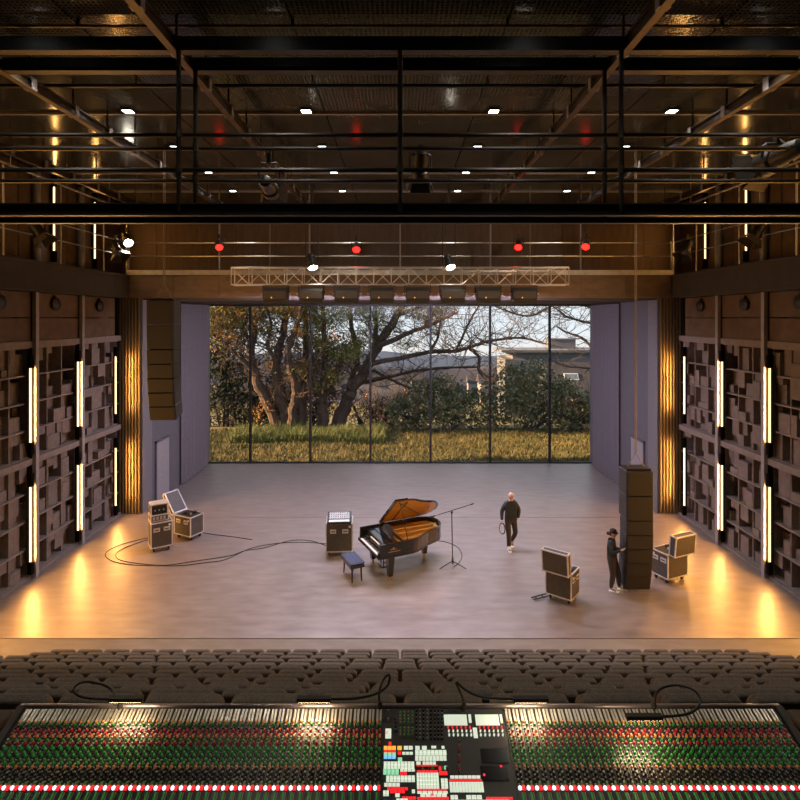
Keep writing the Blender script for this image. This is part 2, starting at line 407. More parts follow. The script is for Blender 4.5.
for x in (-9.2, -6.25, -3.28, 3.28, 6.25, 9.2):
    t = thing('ceiling_beam', 'long steel ceiling runway beam, %s from the middle on the %s' % ({3: 'first', 6: 'second', 9: 'third'}[int(abs(x))], SIDE[1 if x > 0 else -1]), 'beam', (x, 0, ZC - .60), 0, 'ceiling runway beams')
    ibeam(MB(), (0, 3, 0), (0, 21.3, 0), .20, .11, 'steel_warm').build('beam', t)
    yy = 4.4
    while yy < 21:
        m_ = MB().box((-.015, yy - .015, .20), (.015, yy + .015, .60), 'steel_dark').box((-.08, yy - .06, .20), (.08, yy + .06, .22), 'steel_blue').box((-.08, yy - .06, .0), (-.06, yy + .06, .22), 'steel_blue').box((.06, yy - .06, .0), (.08, yy + .06, .22), 'steel_blue')
        m_.build('hanger', t); yy += 1.225
for j, y in enumerate((11.9, 14.35, 16.8, 19.25, 9.1, 7.0, 4.55)):
    for x, w_ in ((-5.8, 'outer left'), (-2.0, 'inner left'), (2.0, 'inner right'), (5.8, 'outer right')):
        t = thing('ceiling_downlight', 'small white square downlight, %s, %s column' % ((NUM[j] + ' row beyond the catwalk') if j < 4 else ('row hidden behind the catwalk', 'row above the middle seats', 'row above the last seats')[j - 4], w_), 'downlight', (x, y - .16, ZC - .03), 0, 'ceiling downlights')
        MB().box((-.12, -.12, -.02), (.12, -.10, .03), 'black').box((-.12, .10, -.02), (.12, .12, .03), 'black').box((-.12, -.1, -.02), (-.1, .1, .03), 'black').box((.1, -.1, -.02), (.12, .1, .03), 'black').build('housing', t)
        B((-.1, -.1, -.012), (.1, .1, 0), 'downlight').build('diffuser', t)
        lamp('bulb', 'SPOT', t, (0, 0, -.05), (0, 0, -1), DOWN_W*(.45, .45, .45, .45, 2.3, .8, .7)[j], (1, .90, .76), .10, 110, .8)
# upper wall columns (round ducts), gallery railings
for s in (-1, 1):
    for i, y in enumerate((11.6, 13.95, 16.3, 18.6)):
        t = thing('steel_column', 'blue-grey round column on the %s upper wall, %s from the stage' % (SIDE[s], NUM[3 - i]), 'column', (s*10.78, y, ZG1), 0, 'upper wall columns')
        MB().lathe([(.11, 0), (.11, ZC - ZG1 - .02)], 'steel_blue', 14).build('shaft', t, True)
        MB().lathe([(.14, 0), (.14, .05)], 'steel_dark', 14).build('base_collar', t)
    t = thing('gallery_railing', 'slim steel railing along the %s gallery edge' % SIDE[s], 'railing', (s*9.78, 0, ZG1), 0, 'gallery railings')
    for z in (.68, 1.16): MB().tube([(0, -2, z), (0, 19.7, z)], .018, 'galv', 6).build('rail', t)
    for y in (4.4, 6.7, 8.98, 11.27, 13.56, 15.85, 18.16, 19.68): MB().tube([(0, y, 0), (0, y, 2.25 if y > 12 else 1.16)], .024, 'galv', 8).build('post', t)
    t = thing('lighting_pipe', 'high horizontal lighting pipe above the %s gallery railing' % SIDE[s], 'pipe', (s*9.6, 0, 10.87), 0, 'lighting pipes')
    MB().tube([(0, 4, 0), (0, 20.5, 0)], .03, 'galv', 8).build('pipe', t)
    for y in (6.5, 10, 13.56, 15.85, 18.16): MB().tube([(0, y, 0), (0, y, ZC - 10.87)], .012, 'galv', 6).build('hanger', t)
t = thing('bridge_railing', 'steel railing with tall hanger posts across the stage bridge', 'railing', (0, 19.76, ZG1))
for z in (.68, 1.16): MB().tube([(-9.74, 0, z), (9.74, 0, z)], .02, 'galv', 6).build('rail', t)
for x in (-9.74, -6.49, -3.25, 0, 3.25, 6.49, 9.74): MB().tube([(x, 0, 0), (x, 0, ZC - ZG1 if abs(x) < 9 else 1.2)], .028, 'steel_blue', 8).build('post', t)
# wall columns, diffusers, tubes of light, round loudspeakers
CY = (12.85, 15.1, 17.3)
def led(s, x, y, z0, z1, label, grp, pw_=1.0):
    t = thing('light_tube', label, 'light tube', (s*x, y, z0), 0, grp)
    h = z1 - z0
    MB().tube([(0, 0, 0), (0, 0, h)], .026, 'led', 10).build('tube', t, True)
    B((-.010 + s*.012, .024, 0), (.010 + s*.012, .060, h), 'led_halo').build('halo_strip', t)  # added glowing strip in place of the tube's bloom and reflection
    B((-.004 + s*.026, -.13, -.02), (.004 + s*.026, .06, h + .02), 'led_holder').build('back_channel', t)
    lamp('bulb', 'AREA', t, (-s*.034, 0, h/2), (-s, 0, -.12), LED_W*pw_, (1, .46, .11), (h, .06)).rotation_euler = (Matrix.Rotation(s*R(90), 3, 'Y')).to_euler()
    B((-.06, -.05, -.34), (.06, .06, 0), 'led_holder').build('holder', t); B((-.06, -.05, h), (.06, .06, h + .34), 'led_holder').build('holder', t)
for s in (-1, 1):
    for i, y in enumerate(CY):
        t = thing('wall_column', 'grey steel wall column on the %s, %s from the stage opening' % (SIDE[s], NUM[2 - i]), 'column', (s*10.0, y, 0), 0, 'wall columns')
        m_ = MB().box((-.05, -.065, 0), (.05, .065, ZG0 - .01), 'column')
        m_.build('face', t); B((min(s*.05, s*.6), -.02, 0), (max(s*.05, s*.6), .02, ZG0 - .01), 'steel_dark').build('web', t)
    for i, y in enumerate((10.45, 12.68, 14.94, 17.15, 19.42)):
        w_ = ['fifth', 'fourth', 'third', 'second', 'first'][i]
        led(s, 10.04, y, .48, 2.52, 'lower warm light tube on the %s wall, %s from the stage opening' % (SIDE[s], w_), 'lower wall light tubes')
        led(s, 10.04, y, 3.72, 5.74, 'upper warm light tube on the %s wall, %s from the stage opening' % (SIDE[s], w_), 'upper wall light tubes')
    for i, y in enumerate((10.45, 12.7, 17.2, 19.5)):
        led(s, 10.82, y, 9.2, 11.2, 'warm light tube above the %s gallery, %s from the stage' % (SIDE[s], NUM[3 - i]), 'gallery light tubes', .26)
    rnd = random.Random(5 + s)
    for b in range(3):
        y0 = CY[b] + .09; y1 = (CY + (19.86,))[b + 1] - .09
        bay = ['nearest the seats', 'in the middle bay', 'nearest the stage opening'][b]
        for z0, z1, lv in ((.08, 3.08, 'lower'), (3.28, 6.28, 'upper')):
            t = thing('acoustic_diffuser', '%s brown block diffuser panel on the %s wall, %s' % (lv, SIDE[s], bay), 'acoustic panel', (s*10.12, y0, z0), 0, 'wall diffuser panels')
            Wd = y1 - y0; Hh = z1 - z0
            bx_ = lambda xa, ya, za, xb, yb, zb, k: B((min(s*xa, s*xb), ya, za), (max(s*xa, s*xb), yb, zb), k)
            bx_(.42, 0, 0, .46, Wd, Hh, 'diffuser_back').build('backboard', t)
            nc, nr = 3, 4; cw = Wd / nc; ch = Hh / nr
            for c in range(nc + 1): bx_(.06, max(0, c*cw - .02), 0, .42, min(Wd, c*cw + .02), Hh, 'diffuser').build('divider', t)
            for r_ in range(nr + 1): bx_(0, 0, max(0, r_*ch - .02), .42, Wd, min(Hh, r_*ch + .02), 'shelf').build('shelf', t)
            for c in range(nc):
                for r_ in range(nr):
                    u = cw - .04; v = ch - .04; ya = c*cw + .02; za = r_*ch + .02
                    sx = rnd.uniform(.3, .7); k = rnd.random(); cells = []
                    for (q0, q1) in ((0, sx), (sx, 1)):
                        if rnd.random() < .72:
                            sz = rnd.uniform(.25, .75); cells += [(q0, 0, q1, sz), (q0, sz, q1, 1)]
                        else: cells += [(q0, 0, q1, rnd.uniform(.5, 1))]
                    for (a0, b0, a1, b1) in cells:
                        dp = rnd.choice((.05, .10, .16, .24, .30, .38))
                        if dp < .38: bx_(dp, ya + a0*u + .004, za + b0*v + .001, .419, ya + a1*u - .004, za + b1*v - .003, 'diffuser').build('block', t)
        yc = y0 + (y1 - y0) * .42
        t = thing('wall_speaker', 'small round black loudspeaker high on the %s wall, %s' % (SIDE[s], bay), 'speaker', (s*10.06, yc, 7.50), 0, 'round wall speakers')
        T_ = Matrix.Rotation(-s*R(90), 4, 'Y')
        MB().lathe([(.16, -.04), (.19, .0), (.19, .06), (.15, .09)], 'black', 16, T_).build('ring', t, True)
        MB().lathe([(.02, .10), (.14, .075)][::-1], 'lens_dark', 16, T_).build('cone', t, True)
        B((-.03, -.02, .17), (.05 if s > 0 else .03, .02, .26), 'black').build('bracket', t)
    mid = MB()
    for i in range(3):
        ya = CY[i] + .07; yb = (CY + (19.86,))[i + 1] - .07
        for z0, z1, nm in ((3.10, 3.27, 'middle'), (6.29, 6.47, 'top')):
            t = B((min(s*10.04, s*10.5), ya, z0), (max(s*10.04, s*10.5), yb, z1), 'shelf').build('wall_rail', bpy.data.objects['wall_' + SIDE[s]])
# ------------------------------------------------------------------ catwalk over the seats
def catwalk():
    t = thing('lighting_catwalk', 'black steel lighting catwalk with railings hanging across the hall', 'catwalk', (0, 8.0, 8.585))
    for y, nm in ((0, 1), (.65, 2)):
        m_ = MB().box((-10.85, y - .01, .02), (10.85, y + .01, .16), 'rail_black')
        o = m_.build('side_beam', t)
        B((-10.85, y - .05, 0), (10.85, y + .05, .02), 'steel_dark').build('flange', o); B((-10.85, y - .05, .16), (10.85, y + .05, .18), 'steel_dark').build('flange', o)
        for z in (.668, 1.175): MB().tube([(-10.85, y, z), (10.85, y, z)], .033, 'rail_black', 8).build('rail', t)
        B((-10.85, y - .06, 2.385), (10.85, y + .06, 2.585), 'rail_black').build('top_beam', t)
        B((-10.85, y - .075, 2.375), (10.85, y + .075, 2.386), 'steel_dark').build('beam_flange', t)
        for x in (-9.6, -6.4, -3.2, 0, 3.2, 6.4, 9.6):
            MB().tube([(x, y - .045, .05 if nm == 1 else .0), (x, y - .045, 2.42)], .036, 'rail_black', 8).build('post', t)
            for z in (.668, 1.175): MB().tube([(x, y - .045, z - .05), (x, y - .045, z + .05)], .05, 'steel_dark', 8).build('clamp', t)
    for i in range(54):
        x = -10.8 + i * .4
        B((x, .02, .09), (x + .39, .63, .12), 'steel_dark').build('deck_grate', t)
catwalk()
t = thing('lighting_pipe', 'black pipe hung below the ceiling beyond the catwalk', 'pipe', (0, 10, 11.32))
MB().tube([(-10.8, 0, 0), (10.8, 0, 0)], .04, 'rail_black', 8).build('pipe', t)
for x in (-8, -4.8, -1.6, 1.6, 4.8, 8): MB().tube([(x, 0, 0), (x, 0, ZC - 11.32)], .015, 'rail_black', 6).build('hanger', t)
t = thing('lighting_pipe', 'slim black pipe close under the ceiling above the catwalk', 'pipe', (0, 8.2, 11.5))
MB().tube([(-10.8, 0, -.05), (10.8, 0, -.05)], .025, 'steel_warm', 8).build('pipe', t)
for x in (-8, -4.8, -1.6, 1.6, 4.8, 8): B((x - .02, -.02, -.05), (x + .02, .02, .05), 'rail_black').build('hanger', t)

# ------------------------------------------------------------------ stage lights
def spotlight(label, loc, target, lens, size=1.0, power=0, color=(1, 1, 1), angle=40, doors=False, group=None, hang=.35, soft=.08, blend=.5, arm=None):
    t = thing('stage_spotlight', label, 'spotlight', loc, 0, group)
    d = (Vector(target) - Vector(loc)).normalized()
    T = d.to_track_quat('Z', 'Y').to_matrix().to_4x4() @ Matrix.Scale(size, 4)
    MB().lathe([(.05, -.24), (.085, -.22), (.10, -.12), (.10, .04), (.125, .06), (.125, .17), (.112, .17), (.108, .14)], 'black', 14, T).build('body', t, True)
    MB().lathe([(.105, .135), (.105, .15), (.05, .158)], lens, 14, T).build('lens', t, True)
    for k in range(4): MB().box((-.11, -.012 + .0, -.20 + .08*k), (.11, .012, -.17 + .08*k), 'black', T @ Matrix.Rotation(R(90*(k % 2)), 4, 'Z')).build('cooling_fin', t)
    h = hang * size
    MB().tube([(-.15*size, 0, 0), (-.15*size, 0, h*.55), (-.11*size, 0, h*.7), (.11*size, 0, h*.7), (.15*size, 0, h*.55), (.15*size, 0, 0)], .013*size, 'black', 6).build('yoke', t)
    MB().box((-.03*size, -.03*size, h*.7), (.03*size, .03*size, h + .04), 'steel_dark').build('clamp', t)
    if arm: MB().tube([(0, 0, h), (arm[0] - loc[0], arm[1] - loc[1], arm[2] - loc[2])], .014, 'steel_dark', 6).build('arm', t)
    if doors:
        for k in range(4):
            MB().add([(-.11, .12, .17), (.11, .12, .17), (.15, .19, .31), (-.15, .19, .31), (-.11, .125, .165), (.11, .125, .165), (.15, .195, .305), (-.15, .195, .305)],
                     [(0,1,2,3),(4,7,6,5),(0,4,5,1),(1,5,6,2),(2,6,7,3),(3,7,4,0)], 'steel_dark', T @ Matrix.Rotation(R(90*k), 4, 'Z')).build('barn_door', t)
    if power: lamp('bulb', 'SPOT', t, T @ Vector((0, 0, .34 if doors else .22)), d, power, color, soft, angle, blend)
    return t
RED = (1, .03, .025); WARM = (1, .84, .62); LILAC = (.84, .80, 1.0)
for px, py, lab, tx, ty in ((219, 245, 'red spotlight on the bridge, leftmost of the four', -2.5, 10), (356.5, 247.5, 'red spotlight on the bridge, left of the centre', -1, 9), (518.5, 245, 'red spotlight on the bridge, right of the centre', 1.5, 10), (586, 244.5, 'red spotlight on the bridge, rightmost of the four', 2.5, 10)):
    spotlight(lab, at(px, py, 19.42), (tx, ty, 2.5), 'lens_red', 1.15, 30, RED, 45, group='red bridge spotlights', hang=.30, arm=(at(px, py, 19.42).x, 19.76, 9.8))
for px, py, lab, tx, ty in ((312, 262.5, 'lit white spotlight on a drop rod above the truss, left of centre', -.5, 13.5), (449, 262.5, 'lit white spotlight on a drop rod above the truss, right of centre', 3.8, 12.0)):
    spotlight(lab, at(px, py, 18.15), (tx, ty, 0), 'lens_white', 1.35, SPOT_W, LILAC, 74, group='white bridge spotlights', hang=1.9, soft=.22)
spotlight('lit warm spotlight at the left corner of the stage bridge', at(127, 240, 19.2), (-3, 12, 3), 'lens_white', 1.35, 260, WARM, 55, hang=.3, arm=(-9.74, 19.68, 9.8))
for s, y, lab in ((-1, 14.4, 'unlit black spotlight on the left gallery railing, near the camera'), (-1, 18.4, 'unlit black spotlight on the left gallery railing, by the stage'), (1, 14.6, 'unlit black spotlight on the right gallery railing, near the camera'), (1, 18.2, 'unlit black spotlight on the right gallery railing, by the stage')):
    spotlight(lab, (s*9.5, y, 9.42), (s*3, 15, 0), 'lens_dark', 1.35, doors=True, group='gallery spotlights', hang=.3, arm=(s*9.78, y, 9.8))
spotlight('black spotlight with barn doors under the catwalk, left of the middle', (-2.13, 8.95, 9.22), (-2.0, 20, 7.0), 'lamp_warm', 1.15, WASH_W, (1, .86, .70), 75, soft=.15, doors=True, group='catwalk spotlights', hang=.5, arm=(-2.13, 8.65, 9.76))
spotlight('black spotlight with barn doors under the catwalk, beside the middle post', (.33, 8.95, 9.55), (0.05, 15.4, .3), 'lamp_warm', 1.15, 1000, (1, .72, .42), 21, doors=True, group='catwalk spotlights', hang=.28, arm=(.33, 8.65, 9.76), soft=.05, blend=.25)
spotlight('large black spotlight with barn doors under the catwalk at the far right', (6.15, 8.95, 9.70), (2.0, 20, 7.0), 'lamp_warm', 1.7, WASH_W, (1, .86, .70), 75, soft=.15, doors=True, group='catwalk spotlights', hang=.2, arm=(6.15, 8.65, 9.76))
# ------------------------------------------------------------------ truss and the eight floods
YT = 18.6
t = thing('lighting_truss', 'long grey lattice truss hanging in front of the window', 'truss', (0, YT, 8.216))
HT = .574; LT = 5.65; nb = 19; st = 2 * LT / nb
for y in (-.2, .2):
    for z in (0, HT): MB().tube([(-LT, y, z), (LT, y, z)], .026, 'galv', 8).build('chord', t)
up = MB().tube([(0, 0, 0), (0, 0, HT)], .017, 'galv', 6).mesh('upright'); d1 = MB().tube([(0, 0, 0), (st, 0, HT)], .015, 'galv', 6).mesh('diagonal'); d2 = MB().tube([(0, 0, HT), (st, 0, 0)], .015, 'galv', 6).mesh('diagonal')
cr = MB().tube([(0, -.2, 0), (0, .2, 0)], .013, 'galv', 6).mesh('cross_tie')
for i in range(nb + 1):
    for y in (-.2, .2):
        link('upright', up, t, (-LT + i*st, y, 0))
        if i < nb: link('diagonal', d1 if (i + (y > 0)) % 2 else d2, t, (-LT + i*st, y, 0))
    link('cross_tie', cr, t, (-LT + i*st, 0, 0)); link('cross_tie', cr, t, (-LT + i*st, 0, HT))
for x in (-4.4, 4.4): MB().tube([(x, 0, HT), (x, 0, ZC - 8.216)], .012, 'wire', 6).build('hoist_wire', t)
prof = [(-.16, 0), (.16, 0), (.20, .10), (.20, .30), (.15, .40), (.05, .44), (-.05, .44), (-.15, .40), (-.20, .30), (-.20, .10)]
for i, px in enumerate((276, 311.5, 347, 382, 417.5, 452.5, 488, 524)):
    p = at(px, 300, YT)
    t = thing('flood_light', 'brown box flood light under the truss, %s from the left' % NUM[i], 'flood light', (p.x, YT, 7.70), 0, 'truss flood lights')
    T = Matrix(((0, 0, 1, 0), (1, 0, 0, 0), (0, 1, 0, 0), (0, 0, 0, 1)))
    MB().prism(prof, -.40, .40, 'speaker', T).build('housing', t)
    MB().box((-.37, -.215, .06), (.37, -.20, .30), 'case_panel').build('front_grille', t)
    for s in (-1, 1):
        MB().tube([(s*.40, 0, .22), (s*.50, 0, .22)], .022, 'galv', 8).build('side_pin', t)
        B((s*.44 - .012, -.03, .18), (s*.44 + .012, .03, .50), 'black').build('yoke_arm', t)
    B((-.45, -.03, .48), (.45, .03, .51), 'black').build('yoke_bar', t)
    for x in (-.3, .3): B((x - .02, -.23, .47), (x + .02, .23, .50), 'black').build('hook_clamp', t)
    B((-.36, -.13, -.012), (.36, .13, 0), 'white_plastic').build('lens', t)
    B((-.40, -.165, -.09), (.40, -.15, .01), 'speaker').build('added_shield', t)  # added board hiding the glow of the lamp below the box
    lamp('bulb', 'AREA', t, (0, 0, -.02), (0, .5, -1), ADDED_FLOOD_W, (.70, .67, 1.0), (.7, .24))  # lamp added to light the stage; the box itself looks unlit
    MB().ball((-.10, -.218, .08), .022, 'l_amber', 6).build('indicator', t)
# ------------------------------------------------------------------ line arrays
def line_array(label, x, y, ztop, s, zceil):
    t = thing('line_array', label, 'loudspeaker', (x, y, ztop), 0, 'hanging line arrays')
    T = Matrix.Identity(4); hs = [.63, .63, .37, .37, .37, .37, .38]
    B((-.31, -.20, 0), (.31, .22, .05), 'black').build('bumper_frame', t)
    for i, h in enumerate(hs):
        d_ = .57 if i < 2 else .50; w_ = .33
        bx = MB().rbox((-w_, -.285, -h + .008), (w_, -.285 + d_, -.004), .015, 'speaker_side', T)
        o = bx.build('cabinet', t)
        MB().box((-w_ + .02, -.297, -h + .022), (w_ - .02, -.285, -.018), 'speaker', T).build('grille', o)
        MB().box((-w_ + .05, -.301, -h + .06), (-w_ + .09, -.297, -h + .085), 'black', T).build('badge', o)
        for sx in (-1, 1): MB().box((sx*w_ - .012, -.25, -h - .0), (sx*w_ + .012, -.21, -.0), 'black', T).build('hinge', o)
        T = T @ Matrix.Translation((0, 0, -h))
        if i >= 2: T = T @ Matrix.Translation((0, -.285, 0)) @ Matrix.Rotation(R(2.4 + .6*(i-2)), 4, 'X') @ Matrix.Translation((0, .285, 0))
    MB().tube([(-.22, 0, .05), (0, 0, .42), (.22, 0, .05)], .013, 'wire', 6).build('bridle', t)
    for dx in (-.02, .02): MB().tube([(dx, 0, .42), (dx, 0, zceil - ztop)], .010, 'wire', 6).build('hoist_chain', t)
line_array('tall black line array lowered to the floor beside the woman on the right', 6.13, 14.3, 3.18, 1, ZC)
line_array('tall black line array hanging high at the left of the stage', -6.13, 14.3, 7.55, -1, ZC)
# ------------------------------------------------------------------ auditorium: steps and seats
tops = [649, 652, 655, 658.3, 662, 665.2, 669, 673, 677, 681, 683.8, 687.5, 692]
st_ = MB(); 
steps = struct('floor_auditorium', B((-10.15, -6, -1.2), (10.15, 11.9, -.9), 'step'), 'dark raked auditorium floor')
def seat_meshes():
    bm = bmesh.new(); w, h, tk = .252, .585, .08
    pts = []
    for cx, cz, a0 in ((w - .06, h - .06, 0), (-(w - .06), h - .06, 90)):
        for k in range(6):
            a = R(a0 + k * 18); pts.append((cx + .06*math.cos(a), cz + .06*math.sin(a)))
    pts += [(-w, 0), (w, 0)]
    vs = [bm.verts.new((x, -tk/2, z)) for x, z in pts]; f = bm.faces.new(vs)
    ex = bmesh.ops.extrude_face_region(bm, geom=[f]); bmesh.ops.translate(bm, verts=[v for v in ex['geom'] if isinstance(v, bmesh.types.BMVert)], vec=(0, tk, 0))
    bmesh.ops.recalc_face_normals(bm, faces=bm.faces)
    ed = [e for e in bm.edges if len(e.link_faces) == 2 and e.calc_face_angle(0) > .9]
    bmesh.ops.bevel(bm, geom=ed, offset=.022, segments=3, affect='EDGES', profile=.6)
    bmesh.ops.rotate(bm, verts=bm.verts, cent=(0, 0, 0), matrix=Matrix.Rotation(R(8), 3, 'X'))
    me = bpy.data.meshes.new('backrest'); bm.to_mesh(me); bm.free(); me.materials.append(MT['seat'])
    for p in me.polygons: p.use_smooth = True
    cu = MB().rbox((-.24, .06, 0), (.24, .48, .11), .03, 'seat').mesh('seat_cushion')
    ba = MB().box((-.03, .1, -.37), (.03, .2, 0), 'black').box((-.12, .05, -.39), (.12, .25, -.37), 'black').mesh('pedestal')
    return me, cu, ba
SB, SCU, SBA = seat_meshes()
for i, ty in enumerate(tops):
    Yr = 11.28 - i * .642; zt = CZ - (ty - HOR) / F * Yr; zf = zt - .95
    B((-10.1, Yr - .30, -1.0), (10.1, Yr + .342, zf), 'step').build('step', steps)
    half = (i // 3) % 2 == 1
    n = 13 if i < 2 else min(15, int(math.ceil(430 / (F / Yr * .55))))
    for k in range(-n - 1, n + 2):
        X = k * .55 if half else (k + .5) * .55
        if half: 
            if abs(k) > n: continue
            w_ = 'on the centre line' if k == 0 else '%s %s of centre' % (NUM[abs(k) - 1], SIDE[1 if k > 0 else -1])
        else:
            if k >= n or k < -n: continue
            w_ = '%s %s of centre' % (NUM[k] if k >= 0 else NUM[-k - 1], SIDE[1 if k >= 0 else -1])
        t = thing('theatre_seat', 'dark grey theatre seat in %s row from the stage, %s' % (NUM[i], w_), 'theatre seat', (X, Yr, zf), 0, 'theatre seats')
        link('backrest', SB, t, (0, 0, .395)); link('seat_cushion', SCU, t, (0, -.02, .39)); link('pedestal', SBA, t, (0, 0, .39))
B((-10.1, -6, -1.0), (10.1, 11.28 - 12*.642 - .30, 3.95), 'step').build('control_platform', steps)
# ------------------------------------------------------------------ mixing console
TA = R(19.4); CR_Y, CR_Z = 2.956, 4.999
def cv(y): return ((y - HOR) * CR_Y - F * (CZ - CR_Z)) / ((y - HOR) * math.cos(TA) + F * math.sin(TA))   # distance down the slope
def cx(x, y): return (x - 400) * (CR_Y - math.cos(TA) * cv(y)) / F
con = thing('mixing_console', 'large analogue mixing console with rows of coloured knobs in the foreground', 'mixing console', (0, CR_Y, CR_Z))
con.rotation_euler = (TA, 0, 0)
LEN = .86
B((-2.04, -LEN, -.16), (2.04, .0, -.012), 'console_body').build('chassis', con)
MB().tube([(-2.05, .018, -.006), (2.05, .018, -.006)], .013, 'console_rail', 12).build('rear_rail', con, True)
for s in (-1, 1): MB().rbox((s*2.042 - .022, -LEN - .02, -.17), (s*2.042 + .022, .02, .008), .006, 'console_body').build('end_cheek', con)
B((-1.98, -.10, -.95), (1.98, -.06, -.17), 'console_body').build('modesty_panel', con)
for s in (-1, 1): MB().box((s*1.7 - .05, -.75, -.17), (s*1.7 + .05, -.12, -.14), 'console_body').build('foot_rail', con)
def knob(mb, x, y, k, r=.0075, h=.013, tick='k_tick'):
    mb.lathe([(r, 0), (r*.9, h), (r*.75, h + .001)], 'k_black' if k is None else k, 8, Matrix.Translation((x, y, 0)))
    mb.box((x - .0012, y - .001, h), (x + .0012, y + r*.8, h + .0022), tick)
def channel(wd):
    pl = MB().box((.0008, -LEN + .01, -.012), (wd - .0008, -.001, 0), 'console_panel')
    bars = MB(); kn = MB(); bt = MB(); fd = MB()
    for f in (.12, .56): bars.box((wd*f, -.068, 0), (wd*(f + .30), -.004, .006), 'console_strip')
    rows = [(722.5, 'k_orange', 0), (725, 'k_green', 1), (729, None, 0), (731, 'k_red', 1), (734.5, 'k_red', 0), (737, 'k_orange', 1), (741, 'k_green', 0), (743.5, 'k_red', 1),
            (747.5, 'k_green', 0), (750, 'k_green', 1), (753.5, 'k_green', 0), (756.5, 'k_green', 1), (760.5, 'k_green', 0), (764, 'k_green', 1), (767.5, 'k_orange', 0),
            (769, None, 1), (772, None, 0), (774.5, None, 1), (777, None, 0), (779.5, None, 1), (782, None, 0), (784.5, 'k_green', 1)]
    for (y, k, c) in rows:
        v = cv(y)
        knob(kn, wd*(.30 if c == 0 else .70), -v, k, .0064 if k else .0064)
        bt.cbox((wd*(.76 if c == 0 else .26), -v, .003), (.008, .006, .006), 'k_tick' if (int(y) % 3) else 'k_black')
    v = cv(788.4)
    bt.lathe([(.0092, 0), (.0092, .006), (.007, .010)], 'l_white', 10, Matrix.Translation((wd*.30, -v, 0)))
    bt.cbox((wd*.76, -v, .004), (.015, .020, .008), 'l_red')
    v = cv(792.5)
    fd.box((wd*.18, -LEN + .12, 0), (wd*.26, -v, .003), 'k_black').box((wd*.40, -LEN + .05, 0), (wd*.66, -v, .004), 'k_green').box((wd*.78, -LEN + .12, 0), (wd*.86, -v, .003), 'k_tick')
    fd.rbox((wd*.12, -LEN*.72, .002), (wd*.34, -LEN*.72 + .03, .016), .002, 'k_tick')
    return pl.mesh('channel_strip'), (('metal_bars', bars.mesh('metal_bars')), ('knobs', kn.mesh('knobs')), ('buttons', bt.mesh('buttons')), ('fader', fd.mesh('fader')))
XL0, XL1, XR0, XR1 = -2.005, -.090, .556, 2.005
for x0, x1, n in ((XL0, XL1, 48), (XR0, XR1, 36)):
    wd = (x1 - x0) / n; P0, subs = channel(wd - .0015)
    for i in range(n):
        gap = .004 if i % 12 == 0 else 0
        o = link('channel_strip', P0, con, (x0 + i*wd, -.004 if False else 0, 0))
        for nm, me in subs:
            q = link(nm, me, o, (0, 0, 0)); q['kind'] = 'stuff'
    for i in range(0, n + 1, 12): B((x0 + i*wd - .0022, -LEN + .01, -.01), (x0 + i*wd + .0012, -.001, .007), 'k_black').build('module_divider', con)
cs = B((XL1 + .001, -LEN + .01, -.012), (XR0 - .003, -.001, 0), 'console_panel').build('master_section', con)
def crop(cx0, cy0, cx1, cy1):
    xa, ya, xb, yb = 370 + cx0/5, 690 + cy0/5, 370 + cx1/5, 690 + cy1/5
    return cx(xa, (ya + yb)/2), -cv(yb), cx(xb, (ya + yb)/2), -cv(ya)
def bank(r, k, nx, ny, h=.006, nm='button_bank'):
    a0, b0, a1, b1 = crop(*r); m_ = MB(); w = (a1 - a0)/nx; d = (b1 - b0)/ny
    for i in range(nx):
        for j in range(ny): m_.box((a0 + i*w + w*.06, b0 + j*d + d*.07, 0), (a0 + (i+1)*w - w*.06, b0 + (j+1)*d - d*.07, h), k)
    o = m_.build(nm, con)
    if nx*ny > 3: o['kind'] = 'stuff'
